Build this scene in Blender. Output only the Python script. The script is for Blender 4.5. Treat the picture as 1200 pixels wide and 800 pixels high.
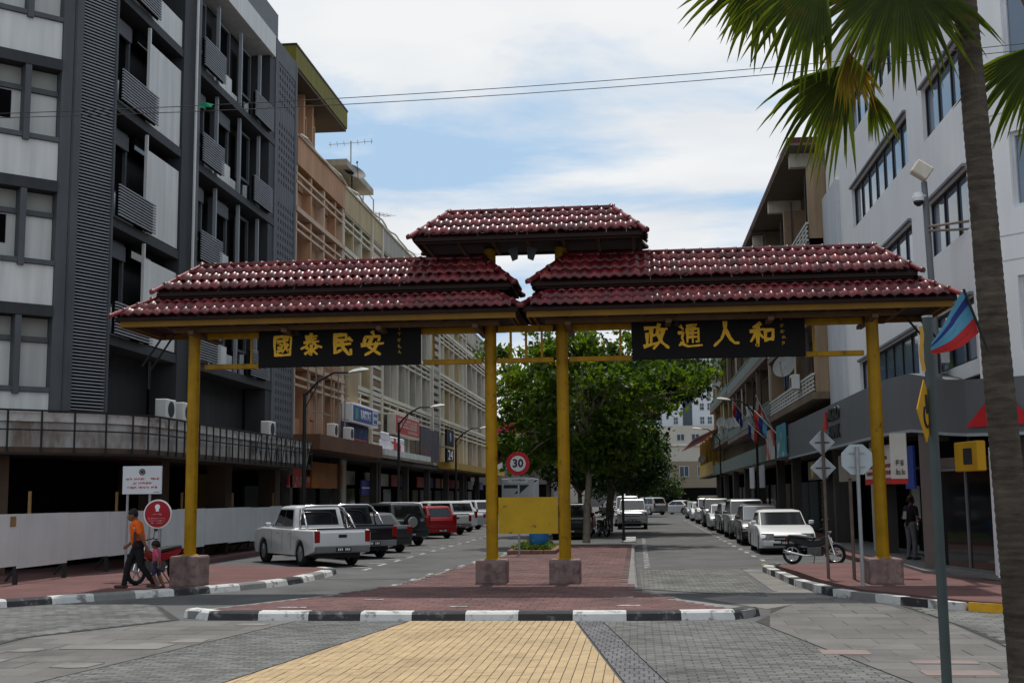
import bpy, bmesh, math, random
from math import sin, cos, pi, radians, sqrt, atan2, floor
from mathutils import Vector, Matrix
random.seed(7)
sc = bpy.context.scene
for o in list(bpy.data.objects): bpy.data.objects.remove(o)
COL = sc.collection
# ---------------------------------------------------------------- camera
YAW, PITCH, ROLL, FPX = radians(5.8), radians(7.3), radians(0.6), 1420.0
fw = Vector((-sin(YAW)*cos(PITCH), cos(YAW)*cos(PITCH), sin(PITCH)))
rt = Vector((cos(YAW), sin(YAW), 0)); up = rt.cross(fw)
r2 = rt*cos(ROLL) - up*sin(ROLL); u2 = up*cos(ROLL) + rt*sin(ROLL)
cd = bpy.data.cameras.new('camera'); cam = bpy.data.objects.new('camera', cd); COL.objects.link(cam)
cam.matrix_world = Matrix(((r2.x, u2.x, -fw.x, 0), (r2.y, u2.y, -fw.y, 0), (r2.z, u2.z, -fw.z, 2.0), (0, 0, 0, 1)))
cd.sensor_width = 36; cd.lens = FPX/1200*36; cd.clip_start = .1; cd.clip_end = 3000
sc.camera = cam
# ---------------------------------------------------------------- sky, sun, exposure
SUN_EL, SUN_AZ = radians(70), radians(2)      # azimuth measured from +Y (down the street) towards +X
wd = bpy.data.worlds.new('World'); sc.world = wd; wd.use_nodes = True
nt = wd.node_tree; N = nt.nodes; N.clear()
def nd(t, **k):
    n = N.new(t)
    for a, b in k.items(): setattr(n, a, b)
    return n
Lk = lambda a, b: nt.links.new(a, b)
out = nd('ShaderNodeOutputWorld'); bg = nd('ShaderNodeBackground'); bg.inputs[1].default_value = .10
sky = nd('ShaderNodeTexSky', sky_type='NISHITA', sun_disc=False, sun_elevation=SUN_EL, sun_rotation=SUN_AZ, air_density=1.0, dust_density=1.2, ozone_density=1.0)
tc = nd('ShaderNodeTexCoord'); sx = nd('ShaderNodeSeparateXYZ'); Lk(tc.outputs['Generated'], sx.inputs[0])
zz = nd('ShaderNodeMath', operation='MAXIMUM'); Lk(sx.outputs[2], zz.inputs[0]); zz.inputs[1].default_value = 0
za = nd('ShaderNodeMath', operation='ADD'); Lk(zz.outputs[0], za.inputs[0]); za.inputs[1].default_value = .22
dx = nd('ShaderNodeMath', operation='DIVIDE'); Lk(sx.outputs[0], dx.inputs[0]); Lk(za.outputs[0], dx.inputs[1])
dy = nd('ShaderNodeMath', operation='DIVIDE'); Lk(sx.outputs[1], dy.inputs[0]); Lk(za.outputs[0], dy.inputs[1])
cx = nd('ShaderNodeCombineXYZ'); Lk(dx.outputs[0], cx.inputs[0]); Lk(dy.outputs[0], cx.inputs[1])
n1 = nd('ShaderNodeTexNoise'); n1.inputs['Scale'].default_value = 1.15; n1.inputs['Detail'].default_value = 9; n1.inputs['Roughness'].default_value = .56; n1.inputs['Distortion'].default_value = .35
mp = nd('ShaderNodeMapping'); mp.inputs['Location'].default_value = (3.1, 1.9, 0); mp.inputs['Scale'].default_value = (1.0, 1.5, 1); Lk(cx.outputs[0], mp.inputs[0]); Lk(mp.outputs[0], n1.inputs['Vector'])
cr = nd('ShaderNodeValToRGB'); cr.color_ramp.elements[0].position = .41; cr.color_ramp.elements[1].position = .53; Lk(n1.outputs['Fac'], cr.inputs[0])
n2 = nd('ShaderNodeTexNoise'); n2.inputs['Scale'].default_value = 2.3; n2.inputs['Detail'].default_value = 6; Lk(mp.outputs[0], n2.inputs['Vector'])
cc = nd('ShaderNodeValToRGB'); cc.color_ramp.elements[0].position = .3; cc.color_ramp.elements[0].color = (10.0, 10.55, 11.1, 1); cc.color_ramp.elements[1].position = .62; cc.color_ramp.elements[1].color = (11.9, 12.1, 12.3, 1); Lk(n2.outputs['Fac'], cc.inputs[0])
base = nd('ShaderNodeMixRGB', blend_type='MIX'); base.inputs[0].default_value = .85; base.inputs[2].default_value = (6.2, 8.9, 12.0, 1); Lk(sky.outputs[0], base.inputs[1])
mx = nd('ShaderNodeMixRGB', blend_type='MIX'); Lk(cr.outputs[0], mx.inputs[0]); Lk(base.outputs[0], mx.inputs[1]); Lk(cc.outputs[0], mx.inputs[2])
Lk(mx.outputs[0], bg.inputs[0]); Lk(bg.outputs[0], out.inputs[0])
ld = bpy.data.lights.new('sun', 'SUN'); ld.energy = 4.4; ld.angle = radians(1.2); ld.color = (1, .955, .89)
sun = bpy.data.objects.new('sun', ld); COL.objects.link(sun)
sd = Vector((sin(SUN_AZ)*cos(SUN_EL), cos(SUN_AZ)*cos(SUN_EL), sin(SUN_EL)))
sun.rotation_euler = sd.to_track_quat('Z', 'Y').to_euler(); sun.location = (0, 30, 60)
vs = sc.view_settings; vs.view_transform = 'Standard'; vs.look = 'None'; vs.exposure = -0.42; vs.gamma = 1; vs.use_curve_mapping = False
sc.render.engine = 'CYCLES'; sc.cycles.max_bounces = 5; sc.cycles.diffuse_bounces = 3; sc.cycles.glossy_bounces = 2; sc.cycles.transmission_bounces = 3; sc.cycles.transparent_max_bounces = 4
# ---------------------------------------------------------------- materials
MATS = {}
def mat(name, col, rough=.8, var=.18, scale=1.5, col2=None, c2pos=(.5, .68), c2scale=2.0, metal=0, bump=0, bscale=30, coat=0, piece=0, streak=0, trans=0, emis=0, spec=.22, stretch=None, grime=0):
    if name in MATS: return MATS[name]
    m = bpy.data.materials.new(name); m.use_nodes = True; t = m.node_tree; nn = t.nodes; b = nn['Principled BSDF']
    lk = t.links.new
    b.inputs['Roughness'].default_value = rough; b.inputs['Metallic'].default_value = metal; b.inputs['Specular IOR Level'].default_value = spec
    if coat: b.inputs['Coat Weight'].default_value = coat; b.inputs['Coat Roughness'].default_value = .06
    geo = nn.new('ShaderNodeNewGeometry'); pos = geo.outputs['Position']
    def noise(s, det=5, st=None, ro=.55):
        n = nn.new('ShaderNodeTexNoise'); n.inputs['Scale'].default_value = s; n.inputs['Detail'].default_value = det; n.inputs['Roughness'].default_value = ro
        if st:
            q = nn.new('ShaderNodeMapping'); q.inputs['Scale'].default_value = st; lk(pos, q.inputs[0]); lk(q.outputs[0], n.inputs['Vector'])
        else: lk(pos, n.inputs['Vector'])
        return n.outputs['Fac']
    rgb = nn.new('ShaderNodeRGB'); rgb.outputs[0].default_value = (*col, 1); c = rgb.outputs[0]
    def mul(c, fac_socket, lo, hi):
        r = nn.new('ShaderNodeMapRange'); r.inputs['From Min'].default_value = .25; r.inputs['From Max'].default_value = .75
        r.inputs['To Min'].default_value = lo; r.inputs['To Max'].default_value = hi; lk(fac_socket, r.inputs['Value'])
        v = nn.new('ShaderNodeVectorMath'); v.operation = 'SCALE'; lk(c, v.inputs[0]); lk(r.outputs[0], v.inputs['Scale']); return v.outputs[0]
    if col2:
        r = nn.new('ShaderNodeValToRGB'); r.color_ramp.elements[0].position, r.color_ramp.elements[1].position = c2pos
        lk(noise(c2scale, 7, stretch, .62), r.inputs[0])
        mxx = nn.new('ShaderNodeMixRGB'); lk(r.outputs[0], mxx.inputs[0]); lk(c, mxx.inputs[1]); mxx.inputs[2].default_value = (*col2, 1); c = mxx.outputs[0]
    if var: c = mul(c, noise(scale, 6), 1-var, 1+var)
    if streak: c = mul(c, noise(1.0, 5, (3.5, 3.5, .22)), 1-streak, 1+streak*.35)
    if grime:
        gr_ = nn.new('ShaderNodeMapRange'); gr_.inputs['From Min'].default_value = .52; gr_.inputs['From Max'].default_value = .70; gr_.inputs['To Min'].default_value = 1; gr_.inputs['To Max'].default_value = 1-grime; lk(noise(.55, 8, None, .68), gr_.inputs['Value'])
        gv = nn.new('ShaderNodeVectorMath'); gv.operation = 'SCALE'; lk(c, gv.inputs[0]); lk(gr_.outputs[0], gv.inputs['Scale']); c = mul(gv.outputs[0], noise(38, 3), 1-grime*.4, 1+grime*.4)
    if piece:
        oi = nn.new('ShaderNodeObjectInfo'); ad = nn.new('ShaderNodeMath'); ad.operation = 'ADD'
        lk(oi.outputs['Random'], ad.inputs[0]); lk(geo.outputs['Random Per Island'], ad.inputs[1])
        fr_ = nn.new('ShaderNodeMath'); fr_.operation = 'FRACT'; lk(ad.outputs[0], fr_.inputs[0])
        c = mul(c, fr_.outputs[0], 1-piece, 1+piece)
    lk(c, b.inputs['Base Color'])
    if bump:
        bp = nn.new('ShaderNodeBump'); bp.inputs['Strength'].default_value = bump; bp.inputs['Distance'].default_value = .02
        lk(noise(bscale, 4), bp.inputs['Height']); lk(bp.outputs[0], b.inputs['Normal'])
    if trans:
        tl = nn.new('ShaderNodeBsdfTranslucent'); sm = nn.new('ShaderNodeVectorMath'); sm.operation = 'MULTIPLY'; lk(c, sm.inputs[0]); sm.inputs[1].default_value = (2.1, 2.0, .7)
        lk(sm.outputs[0], tl.inputs[0]); ms = nn.new('ShaderNodeMixShader'); ms.inputs[0].default_value = trans
        lk(b.outputs[0], ms.inputs[1]); lk(tl.outputs[0], ms.inputs[2]); lk(ms.outputs[0], nn['Material Output'].inputs[0])
    if emis: b.inputs['Emission Color'].default_value = (*col, 1); b.inputs['Emission Strength'].default_value = emis
    MATS[name] = m; return m
# ---------------------------------------------------------------- mesh builder
WORLD = {}
class MB:
    def __init__(s, fr=None): s.v = []; s.f = []; s.fr = fr
    def P(s, p): return s.fr(*p) if s.fr else tuple(p)
    def quad(s, *ps):
        i = len(s.v); s.v += [s.P(p) for p in ps]; s.f.append(tuple(range(i, i+len(ps)))); return s
    def box(s, x0, x1, y0, y1, z0, z1):
        i = len(s.v); s.v += [s.P((x, y, z)) for z in (z0, z1) for y in (y0, y1) for x in (x0, x1)]
        s.f += [tuple(i+k for k in q) for q in ((0, 2, 3, 1), (4, 5, 7, 6), (0, 1, 5, 4), (2, 6, 7, 3), (0, 4, 6, 2), (1, 3, 7, 5))]; return s
    def obox(s, c, sz, M=None):
        i = len(s.v); c = Vector(c)
        for z in (-1, 1):
            for y in (-1, 1):
                for x in (-1, 1):
                    p = Vector((x*sz[0]/2, y*sz[1]/2, z*sz[2]/2)); p = (M @ p if M else p) + c; s.v.append(s.P(tuple(p)))
        s.f += [tuple(i+k for k in q) for q in ((0, 2, 3, 1), (4, 5, 7, 6), (0, 1, 5, 4), (2, 6, 7, 3), (0, 4, 6, 2), (1, 3, 7, 5))]; return s
    def bar(s, a, b, w, h=None, upv=(0, 0, 1)):
        a, b = Vector(a), Vector(b); d = (b-a); l = d.length; d.normalize(); h = h or w
        u = Vector(upv); 
        if abs(d.dot(u)) > .98: u = Vector((1, 0, 0))
        x = d.cross(u).normalized(); z = x.cross(d); M = Matrix((d, x, z)).transposed()
        return s.obox((a+b)/2, (l, w, h), M)
    def tube(s, pts, r, n=8, cap=True):
        pts = [Vector(p) for p in pts]; rs = r if isinstance(r, (list, tuple)) else [r]*len(pts); i0 = len(s.v); pu = None
        for k, p in enumerate(pts):
            d = (pts[min(k+1, len(pts)-1)]-pts[max(k-1, 0)]).normalized()
            u = pu or (Vector((0, 0, 1)) if abs(d.z) < .9 else Vector((1, 0, 0)))
            x = d.cross(u).normalized(); y = x.cross(d).normalized(); pu = y
            for a in range(n):
                q = p + (x*cos(2*pi*a/n) + y*sin(2*pi*a/n))*rs[k]; s.v.append(s.P(tuple(q)))
        for k in range(len(pts)-1):
            for a in range(n):
                b = (a+1) % n; s.f.append((i0+k*n+a, i0+k*n+b, i0+(k+1)*n+b, i0+(k+1)*n+a))
        if cap: s.f.append(tuple(i0+a for a in range(n))); s.f.append(tuple(i0+(len(pts)-1)*n+a for a in reversed(range(n))))
        return s
    def prism(s, poly, z0, z1):
        i = len(s.v); n = len(poly)
        s.v += [s.P((x, y, z0)) for x, y in poly] + [s.P((x, y, z1)) for x, y in poly]
        s.f.append(tuple(range(i, i+n))); s.f.append(tuple(range(i+n, i+2*n)))
        for k in range(n): s.f.append((i+k, i+(k+1) % n, i+n+(k+1) % n, i+n+k))
        return s
    def loft(s, rings, cap=True):
        i = len(s.v); n = len(rings[0])
        for r in rings: s.v += [s.P(tuple(p)) for p in r]
        for k in range(len(rings)-1):
            for a in range(n): s.f.append((i+k*n+a, i+k*n+(a+1) % n, i+(k+1)*n+(a+1) % n, i+(k+1)*n+a))
        if cap: s.f.append(tuple(i+a for a in range(n))); s.f.append(tuple(i+(len(rings)-1)*n+a for a in range(n)))
        return s
    def disc(s, c, r, ax, t=.02, n=24, r2=None):
        c = Vector(c); ax = Vector(ax).normalized(); return s.tube([c-ax*t/2, c+ax*t/2], [r, r2 or r], n)
    def mesh(s, name, bevel=0, seg=1, recalc=True, smooth=False):
        me = bpy.data.meshes.new(name); me.from_pydata(s.v, [], s.f)
        if recalc or bevel:
            bm = bmesh.new(); bm.from_mesh(me)
            bmesh.ops.recalc_face_normals(bm, faces=bm.faces)
            if bevel:
                es = [e for e in bm.edges if len(e.link_faces) == 2 and e.calc_face_angle(0) > .5]
                bmesh.ops.bevel(bm, geom=es, offset=bevel, segments=seg, affect='EDGES', clamp_overlap=True, profile=.6)
            bm.to_mesh(me); bm.free()
        if smooth:
            for p in me.polygons: p.use_smooth = True
        return me
    def build(s, name, m, parent=None, bevel=0, seg=1, recalc=True, smooth=False, kind=None, label=None):
        me = s.mesh(name, bevel, seg, recalc, smooth); return link(name, me, m, parent, kind, label)
def link(name, me, m, parent=None, kind=None, label=None):
    o = bpy.data.objects.new(name, me)
    if m and not me.materials: me.materials.append(m)
    COL.objects.link(o)
    if parent:
        o.parent = parent
        if parent.name in WORLD: o.location = -WORLD[parent.name]
    if kind: o['kind'] = kind
    if label: o['label'] = label
    return o
def tag(o, label, cat, group=None):
    o['label'] = label; o['category'] = cat
    if group: o['group'] = group
    return o
def thing(name, label, cat, loc=(0, 0, 0), rz=0, group=None, world=True):
    o = bpy.data.objects.new(name, None); COL.objects.link(o); o.location = loc; o.rotation_euler = (0, 0, rz); o.empty_display_size = .2
    tag(o, label, cat, group)
    if world: WORLD[o.name] = Vector(loc)
    return o
def struct(name, mb, m, **k): return mb.build(name, m, kind='structure', **k)
def inst(name, me, parent, loc, rot=None):      # a piece that shares its mesh; world coordinates
    o = bpy.data.objects.new(name, me); COL.objects.link(o); o.parent = parent
    off = Vector((0, 0, 0))
    if parent.name in WORLD: off = WORLD[parent.name]
    o.location = Vector(loc)-off
    if rot is not None: o.rotation_euler = rot
    return o
def frame(ox, oy, d, n):
    def f(u, v, z): return (ox+u*d[0]+v*n[0], oy+u*d[1]+v*n[1], z)
    return f
def text_mesh(body, size, ext=.004, bold=0, align='CENTER', sx=1.0):
    cu = bpy.data.curves.new('lettering', 'FONT'); cu.body = body; cu.size = size; cu.extrude = ext; cu.offset = bold; cu.align_x = align; cu.align_y = 'CENTER'; cu.resolution_u = 2
    o = bpy.data.objects.new('lettering', cu); COL.objects.link(o); dg = bpy.context.evaluated_depsgraph_get()
    me = bpy.data.meshes.new_from_object(o.evaluated_get(dg)); bpy.data.objects.remove(o)
    if sx != 1: me.transform(Matrix.Diagonal((sx, 1, 1, 1)))
    me.materials.clear(); return me
def lettering(body, size, m, parent, pos, xdir, ydir=(0, 0, 1), **k):
    me = text_mesh(body, size, **k); x = Vector(xdir).normalized(); y = Vector(ydir).normalized(); z = x.cross(y)
    M = Matrix(((x.x, y.x, z.x, pos[0]), (x.y, y.y, z.y, pos[1]), (x.z, y.z, z.z, pos[2]), (0, 0, 0, 1))); me.transform(M)
    return link('lettering', me, m, parent)
def inpoly(x, y, P):
    c = False; j = len(P)-1
    for i in range(len(P)):
        if (P[i][1] > y) != (P[j][1] > y) and x < (P[j][0]-P[i][0])*(y-P[i][1])/(P[j][1]-P[i][1])+P[i][0]: c = not c
        j = i
    return c
# palette
asphalt = mat('asphalt', (.108, .108, .108), .9, .22, .35, col2=(.073, .073, .074), c2pos=(.48, .72), c2scale=.5, bump=.4, bscale=60, grime=.3)
roadpatch = mat('worn_concrete', (.19, .18, .165), .9, .25, .8, col2=(.13, .125, .12), c2scale=1.1, bump=.3)
slabm = mat('concrete_slab', (.142, .134, .126), .85, .16, .7, col2=(.115, .11, .105), c2pos=(.45, .75), c2scale=.9, bump=.2, piece=.1, grime=.35)
slabpink = mat('pink_slab', (.22, .17, .155), .85, .18, 2)
yelbrick = mat('yellow_paver', (.41, .30, .172), .85, .1, 1.2, col2=(.35, .26, .15), c2pos=(.5, .8), c2scale=.8, bump=.25, bscale=90, piece=.06, grime=.25)
greybrick = mat('grey_paver', (.142, .142, .134), .85, .16, .8, col2=(.1, .1, .095), c2pos=(.45, .75), c2scale=.7, bump=.3, bscale=90, piece=.16, grime=.35)
darkbrick = mat('dark_border_paver', (.13, .125, .13), .85, .15, 1, piece=.1, bump=.25, bscale=90)
redbrick = mat('red_paver', (.145, .077, .073), .88, .2, .9, col2=(.105, .066, .062), c2pos=(.42, .7), c2scale=.7, bump=.3, bscale=70, piece=.1, grime=.35)
redpave = mat('red_painted_concrete', (.14, .069, .065), .88, .2, .9, col2=(.1, .06, .056), c2scale=1.2, bump=.3)
kerbw = mat('kerb_white_paint', (.55, .55, .53), .8, .1, 4, col2=(.22, .21, .2), c2pos=(.53, .62), c2scale=5, bump=.3)
kerbb = mat('kerb_black_paint', (.035, .035, .038), .7, .2, 4, col2=(.15, .145, .14), c2pos=(.55, .66), c2scale=4, bump=.3)
kerbg = mat('kerb_grey', (.2, .195, .19), .85, .2, 3, bump=.3)
linew = mat('worn_white_line', (.46, .46, .45), .8, .1, 3, col2=(.14, .14, .14), c2pos=(.44, .58), c2scale=6)
tilem = mat('glazed_red_tile', (.10, .007, .010), .37, .28, 2.5, col2=(.17, .03, .026), c2pos=(.5, .72), c2scale=1.3, spec=.5, piece=.3)
gold = mat('yellow_gold_paint', (.35, .185, .002), .36, .2, 3, col2=(.14, .07, .006), c2pos=(.6, .7), c2scale=5, streak=.35, spec=.16)
woodm = mat('dark_timber', (.07, .035, .02), .7, .25, 4)
soffit = mat('brown_soffit', (.10, .055, .025), .7, .25, 4)
basem = mat('pinkish_granite', (.23, .155, .145), .8, .3, 6, col2=(.12, .085, .08), c2pos=(.5, .66), c2scale=4, bump=.5, bscale=18, streak=.35)
black = mat('black_lacquer', (.006, .0055, .006), .8, .2, 2)
goldtxt = mat('gold_lettering', (.72, .40, .02), .45, .1, 3)
dgrey = mat('dark_grey_paint', (.040, .0425, .0465), .65, .12, 1, streak=.22)
mgrey = mat('mid_grey_paint', (.088, .094, .102), .6, .12, 1, streak=.2)
slatm = mat('grey_louvre', (.26, .275, .295), .55, .1, 2)
offwhite = mat('off_white_panel', (.63, .635, .615), .75, .07, .6, streak=.2)
offgrey = mat('grey_white_panel', (.54, .545, .525), .75, .07, .6, streak=.2)
voidm = mat('dark_interior', (.006, .006, .0065), 1, .2, 1, spec=0)  # near-black colour stands in for deep shade inside openings and arcades
glassw = mat('windscreen_glass', (.014, .016, .018), .08, 0, spec=.8, coat=.35)
glassd = mat('dark_glass', (.008, .009, .011), .06, 0, spec=.5)
glassb = mat('blue_glass', (.13, .175, .235), .05, .15, .6, spec=.8)
blackst = mat('black_steel', (.02, .02, .021), .6, .2, 5)
concd = mat('stained_concrete', (.40, .395, .38), .85, .18, 1.2, col2=(.17, .135, .11), c2pos=(.45, .62), c2scale=1.3, stretch=(1, 1, .35))
brownc = mat('brown_column', (.085, .055, .038), .8, .2, 1, streak=.25)
hoardm = mat('white_hoarding', (.58, .585, .58), .7, .1, .7, streak=.07, col2=(.42, .42, .41), c2pos=(.6, .8), c2scale=1.4)
steelg = mat('galvanised_steel', (.30, .31, .32), .5, .15, 5, metal=.4)
alum = mat('sign_aluminium', (.36, .39, .42), .45, .1, 4, metal=.2)
white = mat('white_paint', (.72, .73, .74), .55, .05, 1)
wallw = mat('white_render', (.80, .80, .795), .8, .05, .5, streak=.06)
redp = mat('red_paint', (.45, .02, .018), .5, .1, 2)
chrome = mat('chrome', (.7, .7, .7), .15, 0, metal=1)
rubber = mat('tyre_rubber', (.018, .018, .019), .85, .2, 8)
rimm = mat('alloy_rim', (.45, .46, .47), .35, .1, 5, metal=.8)
platem = mat('number_plate', (.015, .015, .015), .5, 0)
headl = mat('headlamp_lens', (.05, .054, .06), .06, 0, coat=.8)
taill = mat('tail_lamp', (.24, .008, .008), .15, 0, coat=.5)
plastic = mat('black_plastic', (.025, .025, .027), .6, .1, 4)
# ================================================================ ground
g = MB(); g.quad((-500, -60, 0), (500, -60, 0), (500, 1200, 0), (-500, 1200, 0)); struct('ground', g, asphalt, recalc=False)
def paver_mesh(name, a, b, h, m, c=.006):
    mb = MB(); A, B = a/2, b/2
    mb.loft([[(-A, -B, -h), (A, -B, -h), (A, B, -h), (-A, B, -h)], [(-A, -B, -c), (A, -B, -c), (A, B, -c), (-A, B, -c)], [(-A+c, -B+c, 0), (A-c, -B+c, 0), (A-c, B-c, 0), (-A+c, B-c, 0)]])
    me = mb.mesh(name); me.materials.append(m); return me
def clip_poly(P, Q):
    """clip convex polygon P by convex polygon Q"""
    A = sum(Q[i][0]*Q[(i+1) % len(Q)][1]-Q[(i+1) % len(Q)][0]*Q[i][1] for i in range(len(Q)))
    if A < 0: Q = list(reversed(Q))
    for i in range(len(Q)):
        a, b = Q[i], Q[(i+1) % len(Q)]; out_ = []
        sd_ = lambda p: (b[0]-a[0])*(p[1]-a[1])-(b[1]-a[1])*(p[0]-a[0])
        for k in range(len(P)):
            p, q = P[k], P[(k+1) % len(P)]; s, t = sd_(p), sd_(q)
            if s >= 0: out_.append(p)
            if s*t < 0: r = s/(s-t); out_.append((p[0]+(q[0]-p[0])*r, p[1]+(q[1]-p[1])*r))
        P = out_
        if len(P) < 3: return []
    return P
def paving(name, poly, a, b, top, m, gap=.012, gapy=None, shift=.5, limit=300, piece='paver', h=None, skip=None, jit=.003):
    """a field of single pavers: the ones nearest to the viewer are objects, the rest one joined part"""
    gapy = gap if gapy is None else gapy; h = h or top-.001; jt = min(1, .22/max(a, b))**2
    xs = [p[0] for p in poly]; ys = [p[1] for p in poly]; cells = []; edge = []; j = 0; y = min(ys)
    while y < max(ys)+b:
        x = min(xs)-(a*shift if j % 2 else 0)
        while x < max(xs)+a:
            co = [inpoly(x+sx_*a/2, y+sy_*b/2, poly) for sx_, sy_ in ((-1, -1), (1, -1), (1, 1), (-1, 1))]
            if all(co): cells.append((x, y))
            elif any(co) or inpoly(x, y, poly): edge.append((x, y))
            x += a
        y += b; j += 1
    cells.sort(key=lambda c: c[0]**2+c[1]**2)
    mb = MB()
    cx_, cy_ = sum(xs)/len(xs), sum(ys)/len(ys)
    mb.prism([(x+(cx_-x)*.01, y+(cy_-y)*.01) for x, y in poly], .0015, top-.007)
    root = mb.build(name, mat('paving_joint', (.055, .053, .05), .95, .2, 3), kind='structure')
    me = paver_mesh(piece, a-gap, b-gapy, h, m, .006 if gapy > .006 else .003); rr = random.Random(len(cells))
    for x, y in cells[:limit]:
        o = inst(piece, me, root, (x, y, top+rr.uniform(-jit, jit)), (rr.uniform(-.006, .006)*jt, rr.uniform(-.006, .006)*jt, rr.uniform(-.008, .008)*jt))
    rest = MB(); A, B, c = (a-gap)/2, (b-gapy)/2, .006 if gapy > .006 else .003
    for x, y in cells[limit:]:
        t = top+rr.uniform(-jit, jit); i = len(rest.v)
        rest.v += [(x-A, y-B, .0), (x+A, y-B, .0), (x+A, y+B, .0), (x-A, y+B, .0), (x-A, y-B, t-c), (x+A, y-B, t-c), (x+A, y+B, t-c), (x-A, y+B, t-c), (x-A+c, y-B+c, t), (x+A-c, y-B+c, t), (x+A-c, y+B-c, t), (x-A+c, y+B-c, t)]
        for k in range(2):
            for q in range(4): rest.f.append((i+4*k+q, i+4*k+(q+1) % 4, i+4*k+4+(q+1) % 4, i+4*k+4+q))
        rest.f.append((i+8, i+9, i+10, i+11))
    for x, y in edge:       # pavers cut along the border of the field
        c_ = clip_poly([(x-A, y-B), (x+A, y-B), (x+A, y+B), (x-A, y+B)], poly)
        if len(c_) > 2: rest.prism(c_, 0, top-.001)
    if rest.v: rest.build(piece+'s', m, root, recalc=False, kind='stuff')
    return root
yelP = [(-3.72, 19.85), (-1.06, 19.85), (-.12, 12.6), (-4.62, 12.6)]
paving('yellow_paving', yelP, .115, .225, .02, yelbrick, gap=.009, gapy=.003, shift=0)
paving('dark_border_paving', [(-1.02, 19.85), (-.62, 19.85), (.36, 12.6), (-.08, 12.6)], .11, .22, .02, darkbrick)
paving('grey_paving_right', [(-.6, 19.85), (1.75, 19.85), (2.95, 12.6), (.38, 12.6)], .22, .115, .018, greybrick)
paving('grey_paving_left', [(-3.76, 19.85), (-5.6, 19.85), (-6.75, 12.6), (-4.66, 12.6)], .22, .115, .018, greybrick)
paving('slab_paving_left', [(-5.65, 19.9), (-7.6, 19.9), (-8.9, 17.6), (-8.7, 12.2), (-6.8, 12.6)], .9, .6, .014, slabm, gap=.01, piece='slab')
paving('grey_paving_far_left', [(-7.7, 20.2), (-9.0, 22.6), (-10.6, 23.9), (-15.6, 18.1), (-12.6, 13.4), (-8.95, 12.4), (-9.05, 17.6)], .22, .22, .016, greybrick, limit=120)
paving('slab_paving_right', [(1.8, 19.9), (2.15, 21), (2.5, 24.4), (3.9, 24.3), (4.3, 23.4), (4.7, 20), (4.6, 12.4), (3.0, 12.6)], .9, .6, .014, slabm, gap=.01, piece='slab')
paving('grey_paving_far_right', [(4.75, 20), (4.6, 22.6), (5.6, 21.45), (8.4, 19.2), (13, 16), (13, 12.4), (4.65, 12.4)], .22, .22, .016, greybrick, limit=150)
paving('grey_paving_crossing', [(.05, 26.6), (2.5, 24.6), (2.7, 33.6), (-.02, 33.6)], .22, .22, .016, greybrick, limit=200)
for (x, y, a, b, r) in ((-6.4, 17.1, .55, .5, .1), (-7.2, 16.5, 1.5, .75, .05), (-6.9, 14.6, .6, .5, .0), (-6.2, 19.3, .5, .3, 0), (-8.2, 14.9, .5, .4, 0), (-8.25, 16.0, .4, .35, 0)):
    pm = MB(); pm.prism([(x+sx_*a*random.uniform(.75, 1.05), y+sy_*b*random.uniform(.8, 1.1)) for sx_, sy_ in ((-.5, -.5), (.1, -.55), (.5, -.45), (.55, .3), (.2, .5), (-.45, .45))], .002, .0215)
    struct('pale_paving_patch', pm, roadpatch)
for (x, y, a, b) in ((2.55, 16.0, .6, .45), (3.55, 15.1, .75, .3), (3.5, 14.2, .8, .4)):
    pm = MB(); pm.box(x-a/2, x+a/2, y-b/2, y+b/2, .002, .021); struct('pink_paving_patch', pm, slabpink)
pm = MB(); pm.prism([(2.75, 26), (3.5, 25), (3.55, 33.2), (2.75, 33.6)], .001, .009); struct('concrete_patch', pm, roadpatch)
pm = MB(); pm.prism([(2.2, 22.0), (3.8, 24.6), (3.0, 26), (1.2, 24.3)], .001, .008); struct('concrete_patch', pm, roadpatch)
# median nose and raised pavements
medP = [(-7.7, 20.45), (-7.3, 20.3), (-3.5, 20.18), (0, 20.22), (1.7, 20.42), (1.9, 20.75), (.75, 22.6), (.12, 24.6), (-.12, 26.4), (-.2, 48), (-4.35, 48), (-4.45, 39), (-5.3, 26.3), (-6.3, 23.3)]
mb = MB(); mb.prism(medP, .0, .128); med = struct('median', mb, kerbg)
fld = [(-7.45, 20.5), (-3.5, 20.2), (0, 20.24), (1.62, 20.5), (.6, 22.6), (-.02, 24.6), (-.27, 26.4), (-.35, 47.9), (-4.2, 47.9), (-4.3, 39), (-5.15, 26.3), (-6.1, 23.3)]
rest = MB()
def red_field(poly, root, name, lim, a=.3, b=.3, top=.14, m=redbrick):
    xs = [p[0] for p in poly]; ys = [p[1] for p in poly]; cells = []; y = min(ys); j = 0
    while y < max(ys):
        x = min(xs)-(a/2 if j % 2 else 0)
        while x < max(xs)+a:
            if inpoly(x, y, poly): cells.append((x, y))
            x += a
        y += b; j += 1
    cells.sort(key=lambda c: c[0]**2+c[1]**2); me = paver_mesh(name, a-.008, b-.008, .012, m, .004); rr = random.Random(3); rest = MB()
    for k, (x, y) in enumerate(cells):
        t = top+rr.uniform(-.002, .002)
        if k < lim: inst(name, me, root, (x, y, t), (0, 0, rr.uniform(-.01, .01)))
        else: rest.box(x-a/2+.004, x+a/2-.004, y-b/2+.004, y+b/2-.004, t-.012, t)
    if rest.v: rest.build(name+'s', m, root, recalc=False, kind='stuff')
red_field(fld, med, 'paver', 300)
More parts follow.
